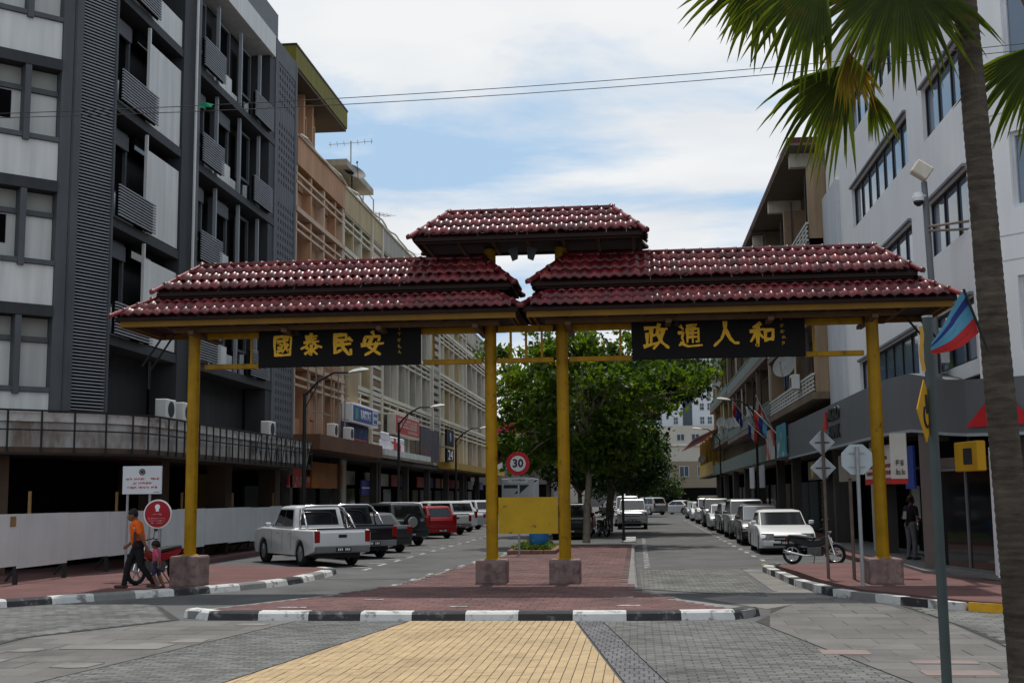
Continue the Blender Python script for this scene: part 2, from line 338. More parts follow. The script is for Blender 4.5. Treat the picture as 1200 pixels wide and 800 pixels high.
def kerb(name, pts, L, root, cols, h=.14, d=.3, z0=0):
    """stones of length L along a polyline, road side on the right hand of the walk"""
    P = [Vector((x, y, 0)) for x, y in pts]; i = 0
    seg = []; 
    for a, b in zip(P, P[1:]): seg.append((a, b, (b-a).length))
    tot = sum(s[2] for s in seg); n = max(1, round(tot/L)); l = tot/n
    def at(t):
        for a, b, s in seg:
            if t <= s: return a+(b-a)*(t/s)
            t -= s
        return seg[-1][1]
    for k in range(n):
        a, b = at(k*l+.006), at((k+1)*l-.006); dd = (b-a).normalized(); nn_ = Vector((-dd.y, dd.x, 0))
        mb = MB(); r = []
        for p in (a, b):
            j = random.uniform(-.006, .006)
            r.append([p+Vector((0, 0, z0)), p+nn_*.03+Vector((0, 0, h-.035+j)), p+nn_*.07+Vector((0, 0, h+j)), p+nn_*d+Vector((0, 0, h+.004)), p+nn_*d+Vector((0, 0, z0))])
        mb.loft(r); mb.build('kerb_stone', cols[k % len(cols)], root)
kerb('k', [(-7.85, 20.65), (-7.7, 20.3), (-7.2, 20.12), (-3.5, 19.97), (0, 20.02), (1.6, 20.22), (1.95, 20.5), (1.98, 20.85)], .86, med, (kerbw, kerbb), h=.145, d=.27)
kerb('k', [(-.05, 25.6), (-.02, 26.4), (-.08, 34), (-.12, 41), (-.14, 48)], 1.2, med, (kerbg, kerbg), h=.13, d=.14)
for k in range(7):
    mb = MB(); mb.box(-.75+.02*k, -.12, 48.1+k*1.1, 49.1+k*1.1, .002, .16); mb.build('kerb_stone', kerbw if k % 2 == 0 else kerbg, med, bevel=.02)
# left pavement
lp = [(-20, 13.6), (-12.3, 22.62), (-10.65, 24.5), (-8.8, 27.1), (-8.25, 29.5), (-8.2, 32.2), (-8.75, 33.1), (-13.6, 35.2), (-13.6, 160), (-20, 160), (-26, 40)]
mb = MB(); mb.prism(lp, 0, .135); lpav = struct('pavement_left', mb, redpave)
kerb('k', [(-20, 13.3), (-12.16, 22.46), (-10.53, 24.35), (-9.4, 25.6), (-8.6, 27.03), (-8.1, 28.6), (-8.0, 30.6), (-8.02, 32.4), (-8.6, 33.3)], .88, lpav, (kerbg, kerbw, kerbb, kerbw), h=.145, d=.3)
# right pavement
rp = [(3.75, 33.35), (3.62, 32.7), (3.82, 30.5), (3.95, 27.5), (4.35, 24.7), (5.75, 22), (8.6, 19.75), (14.5, 16), (30, 16), (30, 60), (12, 160), (6.35, 160), (6.35, 34.6), (5.6, 34.2)]
mb = MB(); mb.prism(rp, 0, .135); rpav = struct('pavement_right', mb, redpave)
kerb('k', list(reversed([(3.85, 33.6), (3.45, 32.6), (3.55, 30.5), (3.65, 27.5), (4.1, 24.4), (5.59, 21.74)])), .68, rpav, (kerbw, kerbb, kerbw, kerbg), h=.145, d=.3)
kerb('k', list(reversed([(5.6, 21.72), (8.5, 19.45), (14, 15.8)])), .9, rpav, (mat('kerb_yellow_paint', (.62, .33, .02), .8, .15, 4, col2=(.3, .2, .12), c2pos=(.5, .62), c2scale=3),), h=.145, d=.12)
mb = MB(); mb.prism([(6.75, 34), (6.6, 29.6), (7.6, 27.2), (9.5, 25.4), (14, 21), (30, 21), (30, 50), (7.0, 50), (6.75, 40)], .136, .2); struct('shop_step', mb, mat('grey_tile_floor', (.17, .165, .16), .5, .12, 2))
# painted lines
def dash(x, y, a, b, m=linew):
    mb = MB(); mb.box(x-a/2, x+a/2, y-b/2, y+b/2, .001, .0065); return struct('road_marking', mb, m, recalc=False)
for k in range(34): dash(.22, 27+k*.95, .16, .34)
for k in range(26): dash(3.72+random.uniform(-.03, .03), 35.5+k*2.6, .14, .9); dash(3.95, 36.6+k*2.6, .5, .12)
for k in range(4): dash(3.6, 33.9+k*.7, .2, .3, mat('worn_yellow_line', (.5, .42, .1), .8, .1, 3, col2=(.16, .16, .16), c2pos=(.45, .6), c2scale=6))
for k in range(30): dash(-7.75+random.uniform(-.05, .05), 34.4+k*2.3, .14, 1.0); dash(-8.1, 35.3+k*2.3, .5, .14)
for k in range(10): dash(-5.75+.085*k+(.02*k if k > 3 else 0), 26+k*2.0, .12, .7)
for (x, y, a) in ((-4.9, 22.5, .35), (-6.0, 20.9, .5), (-.3, 22.9, .35), (-.2, 21.2, .4), (-3.1, 21, .3)):
    mb = MB(); mb.box(x-a/2, x+a/2, y-.06, y+.06, .143, .1475); struct('road_marking', mb, linew, recalc=False)
mb = MB(); mb.box(-8, -5.2, 30.2, 30.32, .001, .006); struct('road_joint', mb, asphalt)
mb = MB(); mb.box(.1, 2.9, 33.7, 33.95, .001, .012); struct('drain_cover', mb, mat('rusty_grate', (.09, .075, .065), .8, .3, 8))

# ================================================================ the gateway
gate = thing('chinese_gateway', 'red tiled ceremonial gateway on yellow posts spanning both lanes', 'gateway', (-2.4, 26.5, 0))
GY = 26.5
def tile_mesh():
    mb = MB(); W, L, n = .215, .34, 8
    prof = [(-W/2+W*u_, z_) for u_, z_ in [(k_/8, .0245*sin(2*pi*k_/8-pi/2+.35)+.016) for k_ in range(9)]]
    i = 0
    for (y, dz) in ((0, .01), (-L, 0.028)): mb.v += [(x, y, z+dz) for x, z in prof]
    mb.v += [(x, -L, z-.004) for x, z in prof]
    for k in range(n): mb.f.append((k, n+1+k, n+2+k, k+1)); mb.f.append((n+1+k, 2*n+2+k, 2*n+3+k, n+2+k))
    me = mb.mesh('tile', recalc=False, smooth=False); me.materials.append(tilem)
    for p in me.polygons: p.use_smooth = (p.index % 2 == 0)
    return me, mb
TILE, TMB = tile_mesh()
def ridge_tile_mesh():
    mb = MB(); rings = []
    for x, r in ((-.2, .062), (.16, .068), (.17, .082), (.22, .08)):
        rings.append([(x, r*cos(a), r*sin(a)-.01) for a in [pi*k/8*1.25-.125*pi for k in range(9)]])
    i = 0
    for r in rings: mb.v += r
    for k in range(3):
        for a in range(8): mb.f.append((k*9+a, k*9+a+1, k*9+10+a, k*9+9+a))
    mb.f.append(tuple(27+a for a in range(9))); mb.f.append(tuple(a for a in range(9)))
    me = mb.mesh('ridge_tile', smooth=True); me.materials.append(tilem); return me
RIDGE = ridge_tile_mesh()
tile_count = [0]; TR = random.Random(21)
def add_face(part, o, xa, up_, wid_lo, wid_hi, rows, off0, joined):
    """tile one slope. o: middle of the eave, xa: eave direction, up_: vector eave to top, wid: eave and top widths"""
    xa = Vector(xa).normalized(); L = Vector(up_).length; yd = Vector(up_).normalized(); zd = xa.cross(yd); R = Matrix((xa, yd, zd)).transposed(); step = L/rows
    rot = R.to_euler()
    for j in range(rows):
        w = wid_lo+(wid_hi-wid_lo)*((j+.35)/rows); n = int(w/.215); t0 = -(n-1)*.215/2
        for k in range(n):
            p = Vector(o)+xa*(t0+k*.215+off0+TR.uniform(-.006, .006))+yd*(step*(j+1)+.02+TR.uniform(-.012, .012))+zd*(.045+TR.uniform(-.003, .004))
            if not joined and tile_count[0] < 300:
                tile_count[0] += 1; ob = bpy.data.objects.new('tile', TILE); COL.objects.link(ob); ob.parent = part; ob.location = p; ob.rotation_euler = rot
            else:
                i = len(restT.v); restT.v += [tuple(R @ Vector(v)+p) for v in TMB.v]; restT.f += [tuple(i+q for q in f) for f in TMB.f]
def cap_line(part, a, b):
    a, b = Vector(a), Vector(b); d = b-a; n = max(1, int(d.length/.38)); dn = d.normalized(); e = dn.to_track_quat('X', 'Z').to_euler()
    for k in range(n+1):
        o = bpy.data.objects.new('ridge_tile', RIDGE); COL.objects.link(o); o.parent = part; o.location = a+d*((k+.35)/(n+.75)); o.rotation_euler = e
restT = MB(); goldd = mat('shaded_gold_board', (.17, .085, .007), .6, .2, 2)  # post gold darkened in colour to carry the shade under the eaves
def hip_roof(x0, x1, hd, ze, zt, inset, topd, rows, front_single=True, board=None):
    """hipped tier: eave rectangle x0..x1, +-hd, rising to a rectangle inset by `inset` in x and half depth topd"""
    xt0, xt1 = x0+inset, x1-inset
    lo = [(x0, GY-hd, ze), (x1, GY-hd, ze), (x1, GY+hd, ze), (x0, GY+hd, ze)]; hi = [(xt0, GY-topd, zt), (xt1, GY-topd, zt), (xt1, GY+topd, zt), (xt0, GY+topd, zt)]
    mb = MB(); mb.loft([[(x, y, z-.07) for x, y, z in lo], lo, hi])
    roof = mb.build('roof', mat('shadow_dark_deck', (.018, .007, .007), .7, .2, 3), gate)  # deck coloured near-black so its edge carries the shadow under the tiles
    dz = zt-ze
    add_face(roof, ((x0+x1)/2, GY-hd-.05, ze+.0), (1, 0, 0), (0, hd-topd+.05, dz), x1-x0, xt1-xt0, rows, 0, not front_single)
    add_face(roof, ((x0+x1)/2, GY+hd+.05, ze), (-1, 0, 0), (0, -(hd-topd+.05), dz), x1-x0, xt1-xt0, rows, 0, True)
    add_face(roof, (x0-.05, GY, ze), (0, -1, 0), (inset+.05, 0, dz), 2*hd, 2*topd, rows, 0, True)
    add_face(roof, (x1+.05, GY, ze), (0, 1, 0), (-(inset+.05), 0, dz), 2*hd, 2*topd, rows, 0, True)
    u = .085
    for (a, b) in ((hi[0], lo[0]), (hi[1], lo[1]), (hi[2], lo[2]), (hi[3], lo[3])):
        a, b = Vector(a), Vector(b); b = b+(b-a).normalized()*.08; cap_line(roof, a+Vector((0, 0, u)), b+Vector((0, 0, u)))
    if topd < .1: cap_line(roof, Vector((xt0, GY, zt+u)), Vector((xt1, GY, zt+u)))
    # yellow eave boards, soffit boards, rafters
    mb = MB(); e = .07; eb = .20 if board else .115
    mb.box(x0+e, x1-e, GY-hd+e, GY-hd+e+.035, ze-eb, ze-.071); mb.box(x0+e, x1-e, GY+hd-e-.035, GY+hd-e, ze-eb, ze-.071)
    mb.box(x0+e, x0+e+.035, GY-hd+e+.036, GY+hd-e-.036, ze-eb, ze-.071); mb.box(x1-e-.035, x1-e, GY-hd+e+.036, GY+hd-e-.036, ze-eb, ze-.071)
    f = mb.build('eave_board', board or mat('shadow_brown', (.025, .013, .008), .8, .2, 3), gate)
    n = int((x1-x0)/.75)
    for k in range(n+1):
        x = x0+.2+(x1-x0-.4)*k/n; mb = MB(); mb.box(x-.035, x+.035, GY-hd+.11, GY+hd-.11, ze-(.17 if board else .11), ze-.0715); mb.build('rafter', soffit, roof)
    return roof
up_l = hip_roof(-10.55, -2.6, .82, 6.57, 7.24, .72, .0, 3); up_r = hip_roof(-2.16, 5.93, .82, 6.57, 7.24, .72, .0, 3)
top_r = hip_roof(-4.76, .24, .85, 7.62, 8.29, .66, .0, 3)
lo_l = hip_roof(-11.32, -2.43, 1.2, 5.98, 6.5, .8, .45, 3, board=goldd); lo_r = hip_roof(-2.33, 6.6, 1.2, 5.98, 6.5, .8, .45, 3, board=goldd)
restT.build('tiles', tilem, gate, recalc=False, kind='stuff')
for x, zt, b0, w, y in ((-9.88, 5.9, .79, .68, 26.3), (-3.2, 7.7, .65, .67, 26.75), (-1.6, 7.7, .65, .67, 26.75), (5.07, 5.9, .66, .69, 26.35)):
    mb = MB(); mb.tube([(x, y, b0-.02), (x, y, zt)], .132, 24); mb.build('post', gold, gate, smooth=False)
    for p in gate.children[-1].data.polygons: p.use_smooth = len(p.vertices) == 4
    mb = MB(); mb.box(x-w/2, x+w/2, y-w/2, y+w/2, .12, b0); mb.build('post_base', basem, gate, bevel=.05, seg=2)
    mb = MB(); mb.tube([(x, y, b0-.001), (x, y, b0+.03)], [.19, .165], 20); mb.build('post_collar', gold, gate)
# beams and struts
def beam(name, x0, x1, z0, z1, y=GY, w=.12): mb = MB(); mb.box(x0, x1, y-w/2, y+w/2, z0, z1); return mb.build(name, gold, gate, bevel=.01)
beam('beam', -9.7, -3.36, 5.62, 5.76); beam('beam', -3.0, -1.78, 5.62, 5.76); beam('beam', -1.42, 4.9, 5.62, 5.76)
beam('beam', -9.7, -8.4, 4.93, 5.04); beam('beam', -4.68, -3.36, 4.93, 5.04); beam('beam', -3.03, -1.77, 4.93, 5.04); beam('beam', -1.43, -.06, 4.93, 5.04); beam('beam', 3.66, 4.9, 4.93, 5.04)
for x in (-8.62, -4.45, -2.72, -2.38, -2.03, -.3, 3.86): mb = MB(); mb.box(x-.025, x+.025, GY-.025, GY+.025, 5.041, 5.619); mb.build('strut', gold, gate)
for x0, x1 in ((-10.2, -2.9), (-1.9, 5.5)):
    for y in (GY-.62, GY+.62): mb = MB(); mb.box(x0, x1, y-.06, y+.06, 5.70, 5.805); mb.build('purlin', soffit, gate)
    for k in range(4):
        x = x0+.5+(x1-x0-1)*k/3; mb = MB(); mb.box(x-.06, x+.06, GY-.95, GY+.95, 5.62, 5.698); mb.build('cross_beam', soffit, gate)
mb = MB(); mb.box(-3.05, -1.74, 26.68, 26.74, 1.2, 1.99); pn = mb.build('yellow_panel', mat('scratched_yellow_panel', (.42, .26, .012), .5, .15, 2, col2=(.16, .1, .02), c2pos=(.62, .68), c2scale=7), gate, label='scratched yellow panel between the two middle posts')
# antenna stays under the outer corners
for sx_, x in ((-1, -10.6), (1, 5.9)):
    mb = MB(); mb.tube([(x, 26.9, 5.8), (x+sx_*.75, 27.4, 5.05)], .025, 6); mb.tube([(x+.25*sx_, 26.9, 5.8), (x+sx_*.95, 27.4, 5.15)], .025, 6); mb.tube([(x+sx_*.78, 27.4, 4.6), (x+sx_*.78, 27.4, 5.25)], .03, 6); mb.build('bracket', blackst, gate)
# name boards with brush lettering (strokes on a 0..100 grid, y up)
GLY = {
'guo': [[(14, 84), (12, 50), (16, 10)], [(14, 88), (50, 92), (88, 88), (86, 50), (84, 8), (76, 14)], [(16, 12), (50, 9), (82, 12)], [(28, 70), (70, 73)], [(30, 54), (46, 55), (45, 40), (30, 39), (30, 54)], [(28, 26), (48, 31)], [(54, 84), (60, 50), (76, 24), (80, 34)], [(72, 56), (50, 24)], [(66, 84), (73, 79)]],
'tai': [[(26, 88), (74, 91)], [(30, 76), (70, 79)], [(20, 63), (82, 67)], [(50, 100), (46, 76), (28, 48), (6, 36)], [(56, 66), (72, 50), (96, 42)], [(51, 50), (50, 6), (42, 14)], [(30, 40), (40, 32)], [(24, 14), (42, 26)], [(74, 42), (60, 32)], [(58, 28), (76, 12)]],
'min': [[(18, 92), (70, 94), (68, 70)], [(20, 70), (68, 71)], [(20, 94), (18, 12), (44, 26)], [(20, 48), (86, 54)], [(46, 70), (56, 36), (80, 8), (92, 8), (90, 26)], [(82, 76), (94, 68)]],
'an': [[(50, 102), (56, 90)], [(14, 62), (18, 80), (84, 84), (78, 66)], [(4, 46), (96, 52)], [(46, 76), (32, 40), (50, 26), (82, 6)], [(70, 52), (56, 22), (20, 4)]],
'zheng': [[(6, 86), (50, 90)], [(30, 88), (28, 20)], [(30, 56), (46, 58)], [(12, 62), (12, 18)], [(2, 12), (50, 24)], [(62, 100), (52, 66)], [(56, 78), (92, 82)], [(80, 80), (68, 36), (40, 4)], [(56, 62), (74, 26), (98, 6)]],
'tong': [[(10, 92), (20, 80)], [(4, 64), (22, 66), (16, 44), (22, 26), (6, 14)], [(12, 22), (40, 8), (96, 12)], [(38, 92), (78, 96), (58, 82)], [(38, 78), (38, 26)], [(38, 78), (84, 80), (84, 26), (76, 28)], [(40, 62), (82, 63)], [(40, 46), (82, 47)], [(60, 80), (60, 26)]],
'ren': [[(46, 98), (46, 70), (30, 32), (2, 6)], [(50, 64), (66, 32), (84, 14), (98, 14)]],
'he': [[(40, 98), (14, 84)], [(2, 66), (54, 74)], [(30, 90), (29, 2), (24, 8)], [(28, 66), (2, 26)], [(32, 60), (52, 40)], [(62, 68), (62, 26)], [(62, 68), (96, 72), (92, 30)], [(62, 30), (92, 33)]]}
def brush(mb, strokes, ox, oz, s, y, w, hz=1.0, rr=random.Random(5)):
    for si, st in enumerate(strokes):
        y -= .0012
        pts = [Vector((ox+px/100*s, 0, oz+pz/100*s*hz)) for px, pz in st]
        # resample
        q = []
        for a, b in zip(pts, pts[1:]):
            for k in range(4): q.append(a.lerp(b, k/4))
        q.append(pts[-1]); L = []; R_ = []
        for k, p in enumerate(q):
            d = (q[min(k+1, len(q)-1)]-q[max(k-1, 0)]).normalized(); nrm = Vector((-d.z, 0, d.x)); t = k/(len(q)-1)
            ww = w*(.95+.25*sin(t*pi*1.7+1.2))*(rr.uniform(.85, 1.15)); 
            if t == 0: p = p-d*w*.5
            if t == 1: p = p+d*w*.45; ww *= .6
            L.append(p+nrm*ww*.62); R_.append(p-nrm*ww*.62)
        i = len(mb.v); n = len(q)
        for yy in (y, y+.03):
            mb.v += [(p.x, yy, p.z) for p in L]+[(p.x, yy, p.z) for p in R_]
        for k in range(n-1):
            mb.f.append((i+k, i+k+1, i+n+k+1, i+n+k)); mb.f.append((i+k, i+k+1, i+2*n+k+1, i+2*n+k)); mb.f.append((i+n+k, i+n+k+1, i+3*n+k+1, i+3*n+k))
        mb.f.append((i, i+n, i+3*n, i+2*n)); mb.f.append((i+n-1, i+2*n-1, i+4*n-1, i+3*n-1))
for (x0, x1, chars, xs) in ((-8.38, -4.7, ('guo', 'tai', 'min', 'an'), (-8.07, -7.42, -6.72, -6.03)), (-.05, 3.65, ('zheng', 'tong', 'ren', 'he'), (.22, .95, 1.72, 2.5))):
    mb = MB(); mb.box(x0, x1, GY-.26, GY-.16, 4.92, 5.86); bd = mb.build('name_board', black, gate, bevel=.012)
    for c, x in zip(chars, xs):
        mb = MB(); brush(mb, GLY[c], x, 5.14 if c != 'ren' else 5.16, .52 if c in ('ren', 'zheng', 'tong') else .5, GY-.264, .062 if c not in ('guo', 'tai', 'tong') else .048, 1.02); mb.build('lettering', goldtxt, bd, recalc=False)
    mb = MB(); rr = random.Random(x0)
    for k in range(5):
        z = 5.68-k*.13; X = x1-.52+(.02 if k > 2 else 0)
        for q in range(5):
            a, b = (rr.uniform(0, 60), rr.uniform(10, 90)), (rr.uniform(40, 100), rr.uniform(10, 90))
            brush(mb, [[a, (b[0], a[1]+rr.uniform(-9, 9)) if q % 2 else (a[0]+rr.uniform(-9, 9), b[1])]], X, z, .095, GY-.262, .013)
    mb.build('inscription', mat('dull_gold', (.42, .24, .02), .5, .1, 3), bd, recalc=False, kind='stuff')
    mb = MB(); mb.tube([((x0+x1)/2-.9, GY-.5, 5.72), ((x0+x1)/2-.9, GY-.5, 5.6)], [.05, .1], 12); mb.tube([((x0+x1)/2-.9, GY-.5, 5.85), ((x0+x1)/2-.9, GY-.5, 5.72)], .02, 6); mb.build('spot_lamp', blackst, gate)
# small dark figures cut in sheet on the inner ridge ends
for x, s in ((-2.72, 1), (-2.06, -1)):
    mb = MB(); mb.prism([(0, 0), (.24*s, .1), (.22*s, -.2), (.1*s, -.25), (.05*s, -.1)], -.03, .03); mb.v = [(x+a, GY-.45+c, 7.38+b) for a, b, c in mb.v]; mb.build('finial', blackst, gate)
# ================================================================ buildings, left side
def fbox(fr, *a): return MB(fr).box(*a)
def win(parent, fr, u0, u1, z0, z1, v, fm, pm, nu=2, nz=1, t=.06, d=.08, name='window', sill=False):
    mb = MB(fr)
    mb.box(u0, u1, v-d, v, z0, z0+t); mb.box(u0, u1, v-d, v, z1-t, z1)
    for k in range(nu+1):
        u = u0+t/2+(u1-u0-t)*k/nu; mb.box(u-t/2, u+t/2, v-d+.003, v-.003, z0+t, z1-t)
    for k in range(1, nz):
        z = z0+(z1-z0)*k/nz; mb.box(u0+t, u1-t, v-d+.006, v-.006, z-t/2, z+t/2)
    w = mb.build(name, fm, parent)
    for k in range(nu):
        a = u0+t/2+(u1-u0-t)*k/nu+t/2; b = u0+t/2+(u1-u0-t)*(k+1)/nu-t/2
        q = MB(fr); q.box(a, b, v-d*.7, v-d*.5, z0+t, z1-t); q.build('pane', pm, w)
    if sill: mb = MB(fr); mb.box(u0-.08, u1+.08, v-.02, v+.12, z0-.1, z0-.002); mb.build('sill', fm, w)
    return w
def part(parent, name, m, fr, *boxes, **k):
    mb = MB(fr)
    for b in boxes: mb.box(*b)
    return mb.build(name, m, parent, **k)
FL = frame(-14.6, 0, (0, 1), (1, 0))
s26, c26 = sin(radians(26)), cos(radians(26)); s45 = sqrt(.5)
FV = frame(-14.6, 32.1, (-s26, -c26), (c26, -s26)); AX, AY = -14.6-1.42*s26, 32.1-1.42*c26
FC = frame(AX, AY, (-s45, -s45), (s45, -s45))
db = thing('corner_office_building', 'dark grey corner block with white panels and louvred fins behind white hoarding', 'building', (-17, 40, 0))
core = [(-15.5, 50.4), (-15.5, 32.6), (-16.0, 31.5), (-20.6, 27.0), (-30, 27.0), (-30, 50.4)]
mb = MB(); mb.prism(core, 3.5, 20.9); mb.build('wall', dgrey, db)
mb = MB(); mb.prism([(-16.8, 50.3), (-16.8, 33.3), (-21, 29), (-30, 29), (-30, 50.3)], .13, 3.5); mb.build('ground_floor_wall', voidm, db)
mb = MB(); mb.prism([(-14.7, 50.3), (-14.7, 32.3), (-15.4, 31), (-20.2, 26.3), (-30, 26.3), (-30, 50.3)], 3.22, 3.499); mb.build('first_floor_slab', brownc, db)
ZB = [3.25+3.36, 9.97, 13.35, 16.72]
slat_cache = {}
def slats(parent, fr, u0, u1, z0, z1, v, pitch, name='slat', dd=.045):
    n = int((z1-z0)/pitch); key = (round(u1-u0, 3), id(fr), v)
    if key not in slat_cache:
        mb = MB(fr); mb.obox(((u0+u1)/2, v, 0), (u1-u0, dd, .036)); me = mb.mesh('slat'); me.materials.append(slatm); slat_cache[key] = me
    o0 = None
    me = slat_cache[key]
    for k in range(n):
        o = bpy.data.objects.new(name, me); COL.objects.link(o); o.parent = parent; o.location = (0, 0, z0+(k+.5)*pitch)
# corner louvre tower
part(db, 'louvre_backing', voidm, FV, (.02, 1.40, -.6, -.08, 4.4, 20.9))
lf = part(db, 'louvre_tower_frame', mgrey, FV, (-.02, .05, -.1, .1, 4.36, 20.9), (1.22, 1.44, -.12, .14, 4.36, 20.9), (.05, 1.22, -.06, .0, 4.3, 4.4))
slats(lf, FV, .05, 1.22, 4.42, 20.6, .02, .092)
# chamfered corner with pale panels
part(db, 'corner_pier', mgrey, FC, (.02, .32, -.6, .06, 4.36, 20.9))
for k, zb in enumerate([3.55+3.4*i for i in range(6)]):
    zb += -.05
    s = zb+3.4-.3
    part(db, 'floor_ledge', dgrey, FC, (.33, 6.5, -.5, .12, zb-.02, zb+.28))
    part(db, 'white_panel', offwhite, FC, (.33, 6.5, -.4, .0, zb+.29, zb+1.36))
    part(db, 'window_rail', mgrey, FC, (.33, 6.5, -.4, .07, zb+1.37, zb+1.5))
    for j in range(5):
        t = 1.13+j*1.0
        part(db, 'mullion', mgrey, FC, (t, t+.16, -.3, .1, zb+1.3, zb+3.37))
    for j in range(5):
        a = .33 if j == 0 else 1.29+(j-1)*1.0; b = a+(.79 if j == 0 else .84)
        w = part(db, 'window', offgrey if (j+k) % 3 != 1 else offwhite, FC, (a, b, -.36, -.26, zb+1.51, zb+2.7))
        part(w, 'transom', mgrey, FC, (a, b, -.36, -.18, zb+2.71, zb+2.85)); part(w, 'pane', mat('blind_grey', (.30, .31, .28), .5, .1, 1), FC, (a, b, -.42, -.3, zb+2.86, zb+3.36))
        if (j, k) in ((1, 2), (1, 4), (3, 3), (1, 1)): part(w, 'open_pane', voidm, FC, (a+.25, b-.02, -.25, -.235, zb+1.9, zb+2.66))
# street front
for k, zb in enumerate(ZB):
    part(db, 'floor_slab', dgrey, FL, (32.1, 47.35, -.9, .06, zb-.28, zb-.003))
    # first bay: window and louvre box
    win(db, FL, 32.75, 34.1, zb+.95, zb+2.95, -.45, mgrey, voidm, 1, 1, .1, .2)
    part(db, 'spandrel', offwhite, FL, (32.3, 34.35, -.6, -.3, zb, zb+.9))
    part(db, 'window_head', mgrey, FL, (32.86, 34.0, -.44, -.36, zb+2.4, zb+2.84))
    part(db, 'light_strip', offwhite, FL, (34.42, 34.5, -.04, .05, zb, zb+3.05))
    bx_ = part(db, 'louvre_box', voidm, FL, (32.12, 34.7, .12, .16, zb+.02, zb+.92)); slats(bx_, FL, 32.1, 34.72, zb, zb+.98, .24, .085)
    # white panel
    part(db, 'white_panel', offwhite, FL, (34.51, 37.08, -.04, .0, zb+.06, zb+(2.62 if k < 3 else .95)))
    part(db, 'strip_window', glassd, FL, (34.51, 37.08, -.5, -.4, zb+2.64, zb+3.06))
    # recessed bays
    for a, b in ((38.6, 40.7), (44.15, 46.45)):
        bx_ = part(db, 'louvre_box', voidm, FL, (a+.02, b-.02, .12, .16, zb+.05, zb+.98)); slats(bx_, FL, a, b, zb+.02, zb+1.05, .24, .085)
    part(db, 'spandrel', offwhite, FL, (40.72, 42.6, -.5, -.2, zb+.03, zb+.9)); part(db, 'spandrel', offwhite, FL, (42.9, 44.1, -.7, -.5, zb+.03, zb+.75))
    win(db, FL, 38.8, 40.4, zb+.98, zb+2.9, -.42, mgrey, voidm, 1, 1, .1, .2); win(db, FL, 41.5, 43.0, zb+.98, zb+2.9, -.42, mgrey, voidm, 1, 1, .1, .2); win(db, FL, 44.4, 45.5, zb+.98, zb+2.9, -.42, mgrey, voidm, 1, 1, .1, .2)
    for u in (40.9, 43.4, 45.75): part(db, 'fin', slatm, FL, (u, u+.1, -.22, -.1, zb, zb+3.05))
    part(db, 'white_wall_strip', offwhite, FL, (45.9, 46.4, -.85, -.8, zb, zb+2.9))
    if k < 3:
        part(db, 'window_head', mgrey, FL, (38.9, 40.3, -.41, -.34, zb+2.35, zb+2.8)); part(db, 'window_head', mgrey, FL, (41.6, 42.9, -.41, -.34, zb+2.35, zb+2.8))
part(db, 'pier', dgrey, FL, (37.1, 38.2, -.8, .08, 3.5, 20.06)); part(db, 'pier', mgrey, FL, (38.2, 38.5, -.8, .14, 3.5, 20.06)); part(db, 'pier', dgrey, FL, (46.6, 47.3, -.8, .02, 3.5, 20.06))
mb = MB(FL); mb.tube([(38.0, .18, 4.3), (38.0, .18, 20)], .05, 6); mb.build('downpipe', offwhite, db)
part(db, 'white_parapet', offwhite, FL, (32.1, 46.9, -.8, .16, 20.08, 20.98))
part(db, 'roof_screen', mat('perforated_screen', (.13, .135, .15), .6, .3, 14), FL, (32.1, 47.3, -.5, .12, 21.0, 22.05))
part(db, 'penthouse', offgrey, FL, (38, 49.6, -6, -1.6, 20.9, 25.5))
part(db, 'penthouse_coping', mgrey, FL, (37.9, 49.7, -6.1, -1.5, 25.5, 25.7))
# breeze block tower
part(db, 'screen_backing', voidm, FL, (47.45, 50.35, -.6, -.25, 4.3, 20.9))
mb = MB(FL); 
for k in range(8): u = 47.75+k*.345; mb.box(u, u+.17, -.2, .03, 4.3, 20.25)
z = 4.4
while z < 20.2:
    g_ = ((z-4.4) % 3.4) > 2.9
    mb.box(47.6, 50.3, -.19, .024, z, z+(.16 if not g_ else .34)); z += .34
bs = mb.build('breeze_block_screen', mat('screen_grey', (.115, .118, .13), .75, .12, 2), db, recalc=False)
part(db, 'screen_frame', mat('screen_grey', (.1, .1, .11)), FL, (47.32, 47.62, -.7, .06, 4.3, 21.1), (50.25, 50.5, -.7, .06, 4.3, 21.1), (47.62, 50.25, -.3, .05, 20.2, 21.1))
# ground floor columns
for u in (36.5, 42.5, 48.5): part(db, 'column', brownc, FL, (u, u+.7, -.8, -.1, .13, 3.22))
part(db, 'column', brownc, FC, (1.2, 2.2, -.9, -.2, .13, 3.22)); part(db, 'column', brownc, FC, (5.2, 6.2, -.9, -.2, .13, 3.22))
for u0, u1, z0, z1, m in ((33.2, 36.2, 1.9, 2.9, voidm), (44, 48, 1.4, 3.0, mat('dim_yellow_shopfront', (.16, .10, .02), .7, .2, 1)), (38, 42, 2.2, 3.1, brownc)): part(db, 'shopfront_panel', m, FL, (u0, u1, -2.15, -2.05, z0, z1))
